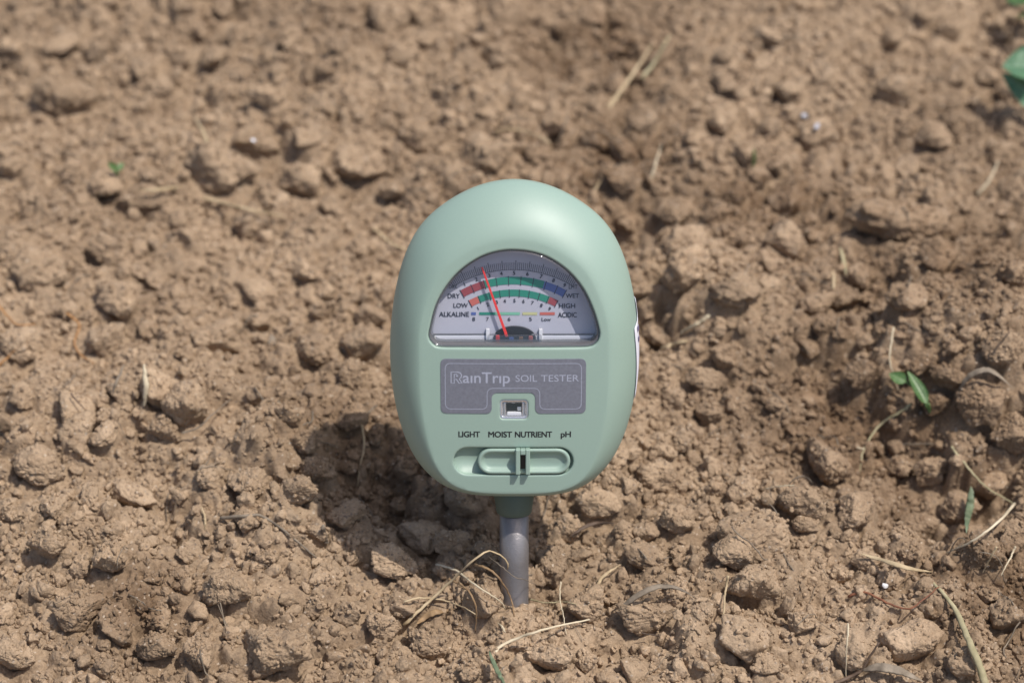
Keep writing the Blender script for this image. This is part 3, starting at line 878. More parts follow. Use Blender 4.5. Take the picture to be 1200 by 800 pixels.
ST = 'straw'
D = [
 ('straw_stub', ST, 'short pale straw stub pointing up out of the crumbs on the left', [(169, 476, .2), (171, 455, 2), (170, 429, 4)], 7, M_PALE, spindle, .6),
 ('dry_twig', 'twig', 'curved grey twig lying on the crumbs left of the probe', [(258, 607), (290, 604), (305, 604), (325, 616), (345, 632), (369, 653)], 5.5, M_GREY, taper, 1),
 ('straw_stub', ST, 'short flat grey stub right of the curved grey twig', [(378, 615, 2.5), (383, 643, .4)], 7, M_GREY, flat1, .4),
 ('straw', ST, 'thin yellow straw splinter above the slumped clod', [(236, 593, 1.5), (240, 606, 1), (240, 621, .4)], 3, M_STRAW, spindle, .7),
 ('dry_stalk', 'stalk', 'longest stiff dry stalk, bent over at its top beside the probe', [(473, 732, .2), (506, 701, 4), (533, 675, 8), (548, 660, 10), (566, 645, 12), (575, 643, 12), (586, 648, 11), (594, 656, 9), (594, 664, 8)], 5.2, M_STRAW, taper, .6),
 ('dry_stalk', 'stalk', 'pale dry stalk crossing behind the longest bent stalk', [(511, 661, 1), (535, 668, 3), (556, 683, 4), (573, 693, 4), (589, 703, 2), (594, 711, .4)], 4, M_PALE, taper, .7),
 ('dry_stalk', 'stalk', 'brown dry stalk arching down in front of the longest bent stalk', [(526, 678, 5), (546, 689, 6), (555, 703, 5), (559, 719, 3), (559, 737, .4)], 4, M_BROWN, taper, .6),
 ('dry_stalk', 'stalk', 'dark brown dry stalk dropping along the left side of the probe', [(556, 661, 6), (576, 668, 7), (589, 683, 6), (596, 699, 4), (598, 718, .4)], 4, M_BROWN, taper, .6),
 ('dry_stalk', 'stalk', 'thin low dry stalk arching under the longest bent stalk', [(474, 705, .8), (490, 700, 2), (515, 701, 3), (540, 709, 2.5), (558, 719, 1)], 3.4, M_STRAW, taper, .7),
 ('dry_leaf', 'dry leaf', 'flat tan dry leaf lying under the longest bent stalk', [(488, 731), (506, 718, 2), (536, 711, 2)], 10, M_BROWN, leafy, .15),
 ('straw', ST, 'long pale straw curving up to the right in front of the probe', [(580, 768, .3), (586, 757, 1), (607, 747, 3), (632, 738, 4), (655, 731, 4), (691, 723, 2)], 5, M_PALE, taper, .7),
 ('grass_blade', 'grass blade', 'green grass blade at the bottom edge in front of the probe', [(573, 762, 4), (578, 777, 5), (584, 793, 5), (592, 812, 4)], 7, M_GREEN2, leafy, .15),
 ('root_fibre', 'root', 'thin pale upright root fibre in front of the dark hole by the probe', [(657, 681, 5), (656, 699, 5), (659, 721, 3), (661, 744, .5)], 2.2, M_PALE, taper, 1),
 ('root_fibre', 'root', 'greenish thread lying across the dark hole right of the probe', [(621, 702, 2), (641, 706, 3), (660, 704, 3), (676, 705, 1)], 2.2, M_OLIVE, taper, 1),
 ('root_fibre', 'root', 'thin grey fibre crossing in front of the probe near its foot', [(572, 652, 6), (586, 662, 11), (603, 674, 15), (618, 677, 12), (632, 682, 4)], 1.8, M_GREY, taper, 1),
 ('dry_stalk', 'stalk', 'thin pale stem rising beside the green seedling', [(1047, 384, 9), (1043, 416, 7), (1047, 434, 4), (1055, 455, .5)], 3.2, M_PALE, taper, 1),
 ('grass_blade', 'grass blade', 'drooping olive grass blade trailing down left from the seedling', [(1068, 473, 2), (1056, 482, 3), (1040, 491, 3), (1027, 502, 3), (1012, 527, 2), (1008, 553, .6)], 4.5, M_OLIVE, taper, .35),
 ('straw', ST, 'small pale forked straw tip left of the drooping grass blade', [(997, 523), (1010, 525, 1.5), (1024, 527)], 2.8, M_PALE, taper, .8),
 ('straw', ST, 'upper arm of straw sloping down to the right edge above the square block', [(1115, 523, 2), (1132, 545, 4), (1155, 570, 6), (1186, 590, 5)], 4, M_OLIVE, taper, .7),
 ('straw', ST, 'lower straw sloping from the right edge down over the square block', [(1189, 590, 5), (1170, 611, 5), (1137, 635, 3), (1106, 649, .5)], 5, M_PALE, taper, .7),
 ('grass_blade', 'grass blade', 'short grey-green grass blade hanging above the square block', [(1138, 570, 5), (1137, 590, 5), (1134, 606, 4), (1132, 623, 2)], 12, M_GREEN2, leafy, .12),
 ('dry_twig', 'twig', 'thin level twig behind the upper arm of the bent straw at right', [(1050, 521, 1), (1084, 519, 2), (1112, 521, 1)], 2.6, M_GREY, taper, .9),
 ('dry_leaf', 'dry leaf', 'arched brown dry leaf on the bank right of the seedling', [(1122, 458, 1), (1137, 440, 4), (1156, 433, 5), (1172, 441, 4), (1187, 456, 1)], 9, M_GREY, leafy, .15),
 ('straw', ST, 'long thick greenish straw running off the bottom edge at the right', [(1089, 678, 1), (1108, 698, 2), (1124, 722, 3), (1136, 750, 4), (1148, 776, 5), (1160, 812, 5)], 11, M_OLIVE, lambda t: .35 + .65 * min(1, t * 1.6), .7),
 ('root_strand', 'root', 'wavy red-brown root right of the white chip', [(994, 699), (1010, 693, 1), (1026, 699, 1.5), (1050, 711, 1.5), (1068, 714, 1.5), (1084, 704, 2), (1103, 691, 2)], 4.2, M_RED, taper, .8),
 ('dry_husk', 'dry leaf', 'long pale husk pointing right above the white chip', [(1008, 648), (1040, 658, 1.5), (1066, 667, 2), (1090, 672, 1)], 8, M_STRAW, leafy, .3),
 ('dry_twig', 'twig', 'dark crooked twig at the bottom edge beside the withered leaf', [(978, 800, 1), (1000, 791, 2), (1012, 784, 3), (1020, 771, 4), (1032, 756, 5)], 6, M_DARK, taper, .6),
 ('withered_leaf', 'dry leaf', 'grey withered leaf curling along the bottom edge at the right', [(1010, 785, 2), (1030, 781, 4), (1055, 786, 4), (1082, 798, 2)], 15, M_GREY, leafy, .16),
 ('straw', ST, 'upright pale straw above the withered leaf at the bottom', [(994, 730, 6), (993, 758, 4), (992, 788, 1)], 3, M_PALE, taper, .8),
 ('dry_leaf', 'dry leaf', 'curled striped dry leaf strip right of the probe', [(717, 716), (735, 706, 1), (749, 697, 2), (771, 688, 3.5), (796, 690, 4), (817, 703, 1.5)], 9, M_GREY, leafy, .2),
 ('straw', ST, 'tan straw standing below the leaning round clod', [(853, 675, 4), (849, 700, 3), (843, 734, .5)], 3.8, M_STRAW, taper, .8),
 ('dry_leaf', 'dry leaf', 'folded tan dry blade right of the dark hole by the probe', [(697, 695, .5), (706, 676, 2), (728, 661, 3)], 5, M_STRAW, leafy, .25),
 ('bark_strip', 'bark', 'dark curved strip of bark under the smooth capped clod', [(668, 627, 1), (690, 615, 4), (706, 612, 5), (721, 611, 4)], 6, M_DARK, leafy, .3),
 ('straw', ST, 'short bright straw piece right of the tester head', [(798, 390, 1), (814, 381, 2), (830, 372, 2.5)], 5.5, M_PALE, flat1, .7),
 ('straw', ST, 'dull tan straw piece below the short bright one', [(775, 408), (792, 403, 1), (811, 399, 1)], 5, M_STRAW, flat1, .7),
 ('straw', ST, 'pale leaning straw at the far right above the mound', [(1145, 228, .5), (1160, 212, 3), (1172, 194, 6)], 4.5, M_PALE, taper, .8),
 ('grass_blade', 'grass blade', 'tiny green blade standing below the shiny foil scraps', [(882, 196, .3), (884, 186, 2), (883, 175, 4)], 4.5, M_GREEN, spindle, .3),
 ('straw', ST, 'longer straw of the blurred pair far behind the tester', [(712, 127), (739, 90, 2), (764, 49, 2)], 7, M_STRAW, taper, .4),
 ('straw', ST, 'shorter greenish straw of the blurred pair far behind the tester', [(752, 92, 1), (766, 75, 3), (785, 47, 5)], 5.5, M_OLIVE, taper, .6),
 ('straw', ST, 'thin pale straw leaning behind the right shoulder of the tester', [(763, 210, .5), (769, 190, 4), (776, 167, 7)], 4, M_PALE, taper, .8),
 ('straw', ST, 'blurred pale straw touching the upper right outline of the tester', [(688, 238, .5), (697, 222, 2), (705, 206, 4)], 5, M_STRAW, taper, .7),
 ('straw', ST, 'short upright straw behind the long hump-backed clod', [(242, 167, 1), (240, 152, 4), (238, 137, 7)], 6, M_STRAW, taper, .7),
 ('straw', ST, 'level yellow straw left of the long hump-backed clod', [(163, 223, 2), (190, 223, 2.5), (216, 221, 2)], 5, M_STRAW, spindle, .7),
 ('dry_twig', 'twig', 'tan twig sloping down beneath the long hump-backed clod', [(238, 232, 1), (262, 238, 3), (285, 244, 3), (332, 254, 1)], 5.5, M_STRAW, taper, .8),
 ('straw', ST, 'blurred arched straw just behind the top of the tester', [(580, 155, 1), (595, 151, 3), (612, 154, 4), (628, 161, 3), (642, 173, 1)], 4.5, M_STRAW, taper, .7),
 ('root_strand', 'root', 'orange root entering from the left edge', [(-6, 352, 2), (8, 370, 2), (19, 380, 2), (40, 378, .5)], 4.2, M_ORANGE, taper, .8),
 ('root_strand', 'root', 'orange zigzag root right of the one at the left edge', [(78, 367, 1), (93, 381, 2), (88, 400, 2), (96, 413, 2), (116, 424, .5)], 4, M_ORANGE, taper, .8),
 ('root_strand', 'root', 'short orange root at the left edge below the other two', [(-4, 430, 1), (17, 411, 1)], 4, M_ORANGE, taper, .8),
 ('dry_twig', 'twig', 'tiny dark twig left of the pale upright straw stub', [(83, 461, 1.5), (100, 482, .5)], 2.6, M_DARK, taper, .9),
 ('straw', ST, 'small faded splinter immediately left of the pale upright straw stub', [(145, 427, 3), (138, 444, 2), (131, 461, .5)], 4, M_GREY, spindle, .6),
 ('root_strand', 'root', 'thin branching root curling under the bulging clod', [(213, 507), (228, 503, 1), (238, 496, 2), (247, 486, 2), (269, 465, 1)], 3, M_GREY, taper, .9),
 ('root_fibre', 'root', 'pale root fibre hanging in the shadow left of the tester', [(424, 498, 3), (427, 522, 3), (422, 545, 2), (420, 568, .5)], 3, M_STRAW, taper, .8),
 ('root_strand', 'root', 'yellow root close to the left outline of the tester', [(438, 268, 1), (455, 282, 2), (477, 296, 1)], 5, M_STRAW, taper, .7),
 ('straw', ST, 'greyish straw splinter lying below the broad smooth mound', [(984, 290, 2), (990, 303, 1.5), (997, 317, .5)], 5, M_OLIVE, spindle, .5),
 ('straw', ST, 'little yellow splinter beside the greyish one below the mound', [(975, 316, 2), (978, 327, 1.5), (980, 339, .5)], 4, M_STRAW, spindle, .6),
 ('dry_twig', 'twig', 'short dark twig near the right edge above the bank', [(1168, 407, .5), (1187, 391, 3)], 3.4, M_DARK, taper, .8),
 ('dry_stalk', 'stalk', 'left one of two pale stalks leaning on the square block', [(1168, 640, 6), (1160, 655, 4), (1150, 674, 1)], 3.4, M_STRAW, taper, .8),
 ('dry_stalk', 'stalk', 'right one of two pale stalks leaning on the square block', [(1190, 640, 4), (1183, 655, 3), (1172, 672, 1)], 3.0, M_PALE, taper, .8),
 ('straw', ST, 'white curled splinter in the middle of the front crumbs', [(583, 729, .8), (590, 736, 1.5), (593, 744, .4)], 3, M_PALE, spindle, .6),
 ('dry_twig', 'twig', 'thin dark twig left of the bottom edge withered leaf', [(752, 741, .8), (775, 746, 1), (800, 754, .4)], 2.2, M_DARK, taper, .9),
 ('root_strand', 'root', 'fine pale root lying on the wedged clod', [(893, 574, 1), (915, 569, 2), (938, 566, 2)], 2.4, M_PALE, taper, .9),
]
for d in D:
    name, cat, lab, pts, w, mat, prof, th = d
    strand(name, cat, lab, pts, w, mat, prof, th)

# hair-fine root fibres nobody could count
q = np.random.default_rng(9)
V, F = [], []
for k in range(400):
    x, y = X0 + (X1 - X0) * q.random(), Y0 + (Y1 - Y0) * q.random()
    if x * x + y * y < .008 ** 2: continue
    a, c = q.random() * 6.283, (q.random() - .5) * 2.2
    n, ln = 9, .004 + .011 * q.random()
    P = []
    for i in range(n):
        P.append([x, y, 0])
        x += math.cos(a) * ln / n; y += math.sin(a) * ln / n; a += c / n + (q.random() - .5) * .5
    P = np.array(P)
    h = interp(HT, P[:, 0], P[:, 1]) + .0003
    h = .4 * h + .6 * np.convolve(np.concatenate([[h[0]] * 2, h, [h[-1]] * 2]), np.ones(5) / 5, 'valid') + .0012 * np.sin(np.linspace(0, 3.14, n)) * q.random()
    v, f = sweep([Vector((p[0], p[1], z)) for p, z in zip(P, h)], .00007 + .00018 * q.random() ** 2, sides=4, seed=k)
    F += [tuple(i + len(V) for i in t) for t in f]
    V += v
fib = link('root_hairs', mesh_from('root_hairs', V, F), M_GREY)
tag(fib, 'hair-fine dry root fibres strewn over the soil', kind='stuff')

# leaves as curved blades with a midrib and thickness
def leaf_mesh(L, Wd, curl, cup, prof, thick=.00025, n=14, m=8):
    V, F = [], []
    for side in (0, 1):
        for i in range(n + 1):
            t = i / n
            ang = curl * t
            cx = L * (math.sin(ang) / curl if abs(curl) > 1e-3 else t)
            cz = L * ((1 - math.cos(ang)) / curl if abs(curl) > 1e-3 else 0)
            w = Wd * prof(t)
            for j in range(m + 1):
                u = j / m * 2 - 1
                z = cup * w * u * u - .10 * w * math.exp(-(u * 6) ** 2) + .035 * Wd * math.sin(t * 19 + abs(u) * 3) * abs(u)
                V.append(Vector((cx - math.sin(ang) * z, u * w, cz * -1 + math.cos(ang) * z - side * thick)))
    k = (n + 1) * (m + 1)
    for i in range(n):
        for j in range(m):
            a = i * (m + 1) + j
            F.append((a, a + m + 1, a + m + 2, a + 1)); F.append((a + k, a + 1 + k, a + m + 2 + k, a + m + 1 + k))
    for i in range(n):
        for j in (0, m):
            a = i * (m + 1) + j
            F.append((a, a + k, a + m + 1 + k, a + m + 1) if j else (a, a + m + 1, a + m + 1 + k, a + k))
    return mesh_from('leaf', V, F)

def orient(o, base, tip, normal):
    x = (tip - base).normalized()
    y = normal.cross(x).normalized()
    z = x.cross(y)
    o.matrix_local = Matrix(((x.x, y.x, z.x, base.x), (x.y, y.y, z.y, base.y), (x.z, y.z, z.z, base.z), (0, 0, 0, 1)))

def lifted(px, py, mm):
    return ground(px, py, HT, mm * .001)[0]

def plant(name, label, cat, foot, leaves, stem_w, mat, stem_mat, group):
    b = lifted(*foot, .0)
    root = bpy.data.objects.new(name, None)
    COL.objects.link(root); root.location = b
    root.empty_display_size = .01
    tag(root, label, cat, group)
    for (p0, p1, lw, nrm, curl) in leaves:
        A, B = lifted(*p0), lifted(*p1)
        ln = (B - A).length
        s = px_mm((A - CAM).dot(fwd))
        me = leaf_mesh(ln, lw * .5 * s, curl, .25, lambda t: max(.03, math.sin(math.pi * min(t, .999) ** .75) ** .75))
        o = link('leaf', me, mat, root)
        orient(o, A - b, B - b, Vector(nrm).normalized())
        C = [b - b + Vector((0, 0, -.001)), (A - b) * .5 + Vector((0, 0, .001)), A - b]
        P = [Vector(c) for c in spline([tuple(c) for c in C], 9)]
        V, F = sweep(P, stem_w * .5 * s, sides=6)
        link('stem', mesh_from('stem', V, F), stem_mat, root)
    return root

plant('seedling', 'small bright green two-leaved seedling on the soil at right', 'seedling', (1090, 480),
      [((1062, 447, 8), (1042, 436, 9), 16, (.1, -.6, .8), .4), ((1086, 473, 5), (1066, 432, 11), 16, (.35, -.75, .6), .35)], 3, M_GREEN, M_GREEN, 'green plants')
plant('broad_leaf_plant', 'broad blue-green leaf reaching in from the right edge', 'plant', (1240, 135),
      [((1222, 78, 24), (1176, 72, 24), 50, (-.1, -.35, .9), .45), ((1232, 128, 8), (1174, 88, 17), 30, (-.5, -.7, .5), .3)], 7, M_BLUEGREEN, M_GREEN, 'green plants')
plant('leafy_weed', 'bright green weed just entering at the top right corner', 'plant', (1215, 30),
      [((1210, 2, 14), (1176, -8, 16), 26, (0, -.4, .9), .5), ((1212, 16, 12), (1184, 14, 9), 20, (0, -.6, .8), .4)], 6, M_GREEN, M_GREEN, 'green plants')
plant('tiny_sprout', 'tiny green sprout in the soft ground left of the hump-backed clod', 'seedling', (137, 203),
      [((138, 200, 1), (128, 191, 4), 9, (0, -.5, .85), .3), ((137, 200, 1), (145, 190, 4), 8, (0, -.6, .8), .3)], 3, M_GREEN, M_GREEN, 'green plants')

def chip(name, cat, label, px, py, w, h, mat, lift=.8, seed=0, group='chips lying on the soil'):
    p = lifted(px, py, lift)
    s = px_mm((p - CAM).dot(fwd))
    v, f = clod_shape(3000 + seed, 3, (w * .5 * s, h * .5 * s, min(w, h) * .22 * s), 10, .8)
    o = link(name, np_mesh(name, v, tris=f), mat)
    o.location = p
    o.rotation_euler = (R(35), R(8), R(20 * seed))
    tag(o, label, cat, group)
chip('stone_chip', 'chip', 'small bright white chip above the wavy red-brown root', 1038, 686, 9, 8, M_CHIP, 1, 1)
chip('foil_scrap', 'scrap', 'shiny silver foil scrap in the far soil, left of its pair', 943, 136, 11, 9, M_FOIL, 1.2, 2)
chip('foil_scrap', 'scrap', 'duller silver foil scrap in the far soil, right of its pair', 958, 147, 16, 7, M_FOIL, .8, 3)
chip('stone_chip', 'chip', 'dark grey chip in the crumbs between straw stub and tester', 319, 398, 22, 12, M_GREY, .6, 4)
chip('stone_chip', 'chip', 'pale bluish speck on the clod behind the hump-backed one', 297, 164, 7, 7, M_FOIL, 4.5, 5)

# ------------------------------------------------------------------ the tester
TESTER = bpy.data.objects.new('soil_tester', None)
COL.objects.link(TESTER)
TESTER.rotation_euler = (R(-LEAN), 0, 0)
TESTER.empty_display_size = .03
tag(TESTER, 'pale green egg-shaped soil tester with a dial window standing on a metal probe', 'soil tester')
ROT = Matrix.Rotation(R(-LEAN), 3, 'X')
INV = ROT.transposed()

def dev(px, py, n):
    """tester plane n mm in front of the probe axis -> (across, along) in mm"""
    o, d = INV @ CAM, INV @ ray(px, py)
    t = (-n * .001 - o.y) / d.y
    p = o + d * t
    return p.x * 1000, p.z * 1000

NF, NS = 14.5, 2.0                  # front face and widest section, mm in front of the axis
CX, CV = dev(602.5, 400, NF)
def dome(x, v):
    return 1.1 * (x / 30) ** 2 + 1.6 * ((v - CV) / 38) ** 2

def to_mesh(name, pts, faces, mat, parent, domed=True, sm=True):
    """pts: (across, along, n) in mm"""
    V = []
    for x, v, n in pts:
        if domed: n = n - dome(x, v)
        V.append((x * .001, -n * .001, v * .001))
    me = mesh_from(name, V, faces, sm)
    return link(name, me, mat, parent)

def closed_curve(P, n):
    P = np.array(P, float)
    k = len(P)
    out = []
    for i in range(k):
        a, b, c, d = P[i - 1], P[i], P[(i + 1) % k], P[(i + 2) % k]
        for t in np.linspace(0, 1, 12, endpoint=False):
            out.append(.5 * (2 * b + (c - a) * t + (2 * a - 5 * b + 4 * c - d) * t * t + (3 * b - a - 3 * c + d) * t ** 3))
    return resample(np.array(out), n)

def resample(P, n):
    Q = np.vstack([P, P[:1]])
    s = np.concatenate([[0], np.cumsum(np.linalg.norm(np.diff(Q, axis=0), axis=1))])
    u = np.linspace(0, s[-1], n, endpoint=False)
    return np.stack([np.interp(u, s, Q[:, 0]), np.interp(u, s, Q[:, 1])], 1)

def normals(P):
    T = np.roll(P, -1, 0) - np.roll(P, 1, 0)
    T /= np.linalg.norm(T, axis=1)[:, None]
    N = np.stack([T[:, 1], -T[:, 0]], 1)
    if np.mean(np.sum(N * (P - P.mean(0)), 1)) < 0: N = -N
    return N                                                # outward

HALF = [(209.5, 0), (210.6, 14), (213.2, 28), (220.5, 51), (231, 71), (248.5, 96), (267, 113.5), (300, 129.5), (345, 140.5), (395, 145.7),
        (432, 145), (457, 142.3), (482, 137.4), (507, 130.3), (530, 120.3), (546, 109.5), (558, 98), (567, 84.5), (573, 69), (576, 52), (577.2, 26)]
pxs = [(602.5 + h, y) for y, h in HALF] + [(602.5, 577.4)] + [(602.5 - h, y) for y, h in HALF[:0:-1]]
NP_ = 176
OUT = closed_curve([dev(x, y, NS) for x, y in pxs], NP_)
for _ in range(16): OUT = (np.roll(OUT, 1, 0) + 2 * OUT + np.roll(OUT, -1, 0)) / 4
ON = normals(OUT)
TOPV = OUT[:, 1].max()

def rrect(x0, x1, y0, y1, r, n=8):
    out = []
    for cx, cy, a0 in ((x1 - r, y1 - r, 0), (x0 + r, y1 - r, 90), (x0 + r, y0 + r, 180), (x1 - r, y0 + r, 270)):
        for k in range(n + 1):
            a = R(a0 + 90 * k / n)
            out.append((cx + r * math.cos(a), cy + r * math.sin(a)))
    return np.array(out)

def boxpx(x0, x1, y0, y1, n=NF):
    a, b = dev(x0, y1, n), dev(x1, y0, n)
    return a[0], b[0], a[1], b[1]

win_px = [(599.7, 293.4), (622.5, 295.6), (643.5, 302.6), (666, 318), (683.7, 339), (695.5, 363.5), (702, 385), (703, 394), (699.5, 402.5), (690, 407.2),
          (660, 407.8), (603, 407.8), (545, 407.8), (516, 407.6), (507, 404), (502, 396), (503.2, 385), (510, 359), (522.7, 336), (540, 316.7), (561, 302.7), (580, 295.8)]
WIN = closed_curve([dev(x, y, NF) for x, y in win_px], 112)
WN = normals(WIN)
FI = np.where(ON[:, 1] > 0, 8.4 + 7.0 * np.clip(ON[:, 1], 0, 1) ** 1.5, 8.4 - 5.2 * np.clip(-ON[:, 1], 0, 1) ** 1.2)
gap = np.linalg.norm(OUT[:, None] - WIN[None], axis=2).min(1)
FI = np.minimum(FI, gap - 2.3)
for _ in range(10): FI = (np.roll(FI, 1) + FI + np.roll(FI, -1)) / 3
b_ = boxpx(531.5, 672, 525.8, 558.2)
SLOT = resample(rrect(*b_, (b_[3] - b_[2]) / 2 - .01, 14), 72); SN = normals(SLOT)
b_ = boxpx(585.7, 618.8, 469, 491.6)
SENS = resample(rrect(*b_, .9, 5), 48); EN = normals(SENS)

EXP = 1.3
def build_shell():
    V, F = [], []
    def ring(P, n):
        s = len(V)
        V.extend([(p[0], p[1], n) for p in P])
        return s
    def bridge(a, b, k):
        for i in range(k):
            j = (i + 1) % k
            F.append((a + i, a + j, b + j, b + i))
    # back, side and front fillets
    rings = []
    for k in range(12, 0, -1):
        f = R(90 * k / 12)
        rings.append(ring(OUT - ON * (np.minimum(FI, 9) * 1.05 * (1 - math.cos(f)))[:, None], NS - 13 * math.sin(f)))
    for k in range(0, 19):
        f = R(90 * k / 18)
        rings.append(ring(OUT - ON * (FI * (1 - math.cos(f) ** EXP))[:, None], NS + (NF - NS) * math.sin(f) ** EXP))
    rings.append(ring(OUT - ON * (FI + .8)[:, None], NF))
    for a, b in zip(rings, rings[1:]): bridge(a, b, NP_)
    F.append(tuple(rings[0] + i for i in range(NP_))[::-1])
    fills = [(rings[-1], NP_)]
    # openings with rounded lips
    for P, N, lip, depth in ((WIN, WN, .55, 5.4), (SLOT, SN, .5, 1.9), (SENS, EN, .35, 2.2)):
        k = len(P)
        rr = [ring(P + N * (lip + .5), NF), ring(P + N * lip, NF)]
        for s in range(1, 7):
            a = R(90 * s / 6)
            rr.append(ring(P + N * lip * (1 - math.sin(a)), NF - lip * (1 - math.cos(a))))
        rr.append(ring(P, NF - depth * .5)); rr.append(ring(P - N * .02, NF - depth))
        for a, b in zip(rr, rr[1:]): bridge(a, b, k)
        if P is SLOT: F.append(tuple(rr[-1] + i for i in range(k)))
        fills.append((rr[0], k))
    bm = bmesh.new()
    bv = [bm.verts.new(v) for v in V]
    for f in F: bm.faces.new([bv[i] for i in f])
    ed = []
    for s, k in fills:
        for i in range(k):
            a, b = bv[s + i], bv[s + (i + 1) % k]
            e = bm.edges.get((a, b)) or bm.edges.new((a, b))
            ed.append(e)
    bmesh.ops.triangle_fill(bm, use_beauty=True, use_dissolve=False, edges=ed)
    lo, hi = OUT.min(0), OUT.max(0)
    for ax in (0, 1):
        for c in np.arange(lo[ax] + 1.5, hi[ax], 2.6):
            nrm = Vector((1, 0, 0)) if ax == 0 else Vector((0, 1, 0))
            fc = [f for f in bm.faces if all(abs(v.co.z - NF) < 1e-4 for v in f.verts)]
            geom = fc + list({e for f in fc for e in f.edges}) + list({v for f in fc for v in f.verts})
            bmesh.ops.bisect_plane(bm, geom=geom, dist=1e-5, plane_co=nrm * c, plane_no=nrm)
    for v in bm.verts:
        x, w, n = v.co
        k = max(0.0, min(1.0, (n - NS) / (NF - NS)))
        n = n - dome(x, w) * k
        v.co = (x * .001, -n * .001, w * .001)
    bmesh.ops.recalc_face_normals(bm, faces=bm.faces)
    me = bpy.data.meshes.new('shell')
    bm.to_mesh(me); bm.free()
    smooth(me)
    return link('shell', me, M_SHELL, TESTER)
shell = build_shell()

def fill_poly(P, n, grid=None):
    """flat filled outline as points and faces"""
    bm = bmesh.new()
    vs = [bm.verts.new((p[0], p[1], 0)) for p in P]
    bm.faces.new(vs)
    if grid:
        lo, hi = np.min(P, 0), np.max(P, 0)
        for ax in (0, 1):
            for c in np.arange(lo[ax] + grid * .5, hi[ax], grid):
                nr = Vector((1, 0, 0)) if ax == 0 else Vector((0, 1, 0))
                bmesh.ops.bisect_plane(bm, geom=bm.verts[:] + bm.edges[:] + bm.faces[:], dist=1e-5, plane_co=nr * c, plane_no=nr)
    bmesh.ops.triangulate(bm, faces=bm.faces[:])
    bmesh.ops.recalc_face_normals(bm, faces=bm.faces[:])
    bm.verts.index_update()
    pts = [(v.co.x, v.co.y, n) for v in bm.verts]
    fc = [tuple(v.index for v in f.verts) for f in bm.faces]
    if bm.faces[:] and bm.faces[0].normal.z < 0: fc = [f[::-1] for f in fc]
    bm.free()
    return pts, fc

def slab(P, n0, n1, bev=.15, grid=None):
    """outline P extruded from n0 to n1 with a small bevelled top edge"""
    N = normals(P)
    k = len(P)
    pts, F = [], []
    for off, n in ((0, n0), (0, n1 - bev), (-bev * .35, n1 - bev * .3), (-bev, n1)):
        pts += [(*(p + nn * off), n) for p, nn in zip(P, N)]
    for r in range(3):
        for i in range(k):
            j = (i + 1) % k
            F.append((r * k + i, r * k + j, (r + 1) * k + j, (r + 1) * k + i))
    tp, tf = fill_poly(P - N * bev, n1, grid)
    s = len(pts)
    return pts + tp, F + [tuple(i + s for i in f) for f in tf]

def box(x0, x1, y0, y1, n0, n1, r=.3, bev=.15):
    return slab(rrect(x0, x1, y0, y1, r, 3), n0, n1, bev)

NDIAL = NF - 5.2
# rim of the clear cover, dial, cover
pts, F = [], []
k = len(WIN)
prof = [(-.05, NF - 1.05), (-.28, NF - 1.0), (-.5, NF - 1.15), (-.7, NF - 2.2), (-1.05, NDIAL + .05)]
for o_, n in prof:
    pts += [(*(p + nn * o_), n) for p, nn in zip(WIN, WN)]
for r in range(len(prof) - 1):
    for i in range(k):
        j = (i + 1) % k
        F.append((r * k + i, r * k + j, (r + 1) * k + j, (r + 1) * k + i))
to_mesh('window_rim', pts, F, M_RIM, TESTER)
p_, f_ = fill_poly(WIN - WN * .04, NDIAL - .1, None)
dial = to_mesh('dial', p_, f_, M_DIAL, TESTER, domed=False, sm=False)
DD = dome(0, CV) + 0.9
dial.location.y = DD * .001                                  # the dial lies flat, a little behind the domed face
def on_dial(name, pts, F, mat, sm=False):
    return to_mesh(name, pts, F, mat, dial, domed=False, sm=sm)
pts, F = [], []
rr_ = [(-.10, NF - .97), (-.14, NF - .88), (-.25, NF - .72), (-.45, NF - .52), (-.75, NF - .36), (-1.1, NF - .27), (-1.6, NF - .22)]
for o_, n in rr_:
    pts += [(*(p + nn * o_), n) for p, nn in zip(WIN, WN)]
for r in range(len(rr_) - 1):
    for i in range(k):
        j = (i + 1) % k
        F.append((r * k + i, r * k + j, (r + 1) * k + j, (r + 1) * k + i))
tp, tf = fill_poly(WIN - WN * 1.6, NF - .22, 3.0)
F += [tuple(i + len(pts) for i in f) for f in tf]
to_mesh('window_cover', pts + tp, F, M_COVER, TESTER)

# dial lay-out: zoom pixels (5.714 per photo pixel, corner 500,280) to the dial plane
ND = NDIAL - DD
def zp(zx, zy):
    x, v = dev(500 + zx / 5.714, 280 + zy / 5.714, ND)
    return np.array((x, v))
C0 = zp(580, 973)
UNIT = (zp(1580, 973)[0] - C0[0]) / 1000 
VSC = (zp(580, 0)[1] - C0[1]) / 973
def pol(rz, deg):
    return np.array((C0[0] + rz * UNIT * math.sin(R(deg)), C0[1] + rz * VSC * math.cos(R(deg))))
def band(name, r0, r1, a0, a1, mat, lvl=.02):
    n = max(4, int(abs(a1 - a0) / 2))
    A = [pol(r1, a) for a in np.linspace(a0, a1, n + 1)] + [pol(r0, a) for a in np.linspace(a1, a0, n + 1)]
    pts = [(*p, NDIAL + lvl) for p in A]
    F = [(i, i + 1, 2 * n - i, 2 * n + 1 - i) for i in range(n)]
    return on_dial(name, pts, [f[::-1] for f in F], mat)
band('colour_band', 673, 723, -29.2, -15.6, M_B_RED)
band('colour_band', 673, 723, -15.6, 16.7, M_B_GREEN)
band('colour_band', 673, 723, 16.7, 29.2, M_B_BLUE)
band('colour_band', 593, 638, -27.8, -22, M_B_SALMON)
band('colour_band', 593, 638, -22, 22.4, M_B_GREEN)
band('colour_band', 593, 638, 22.4, 27.8, M_B_RED)
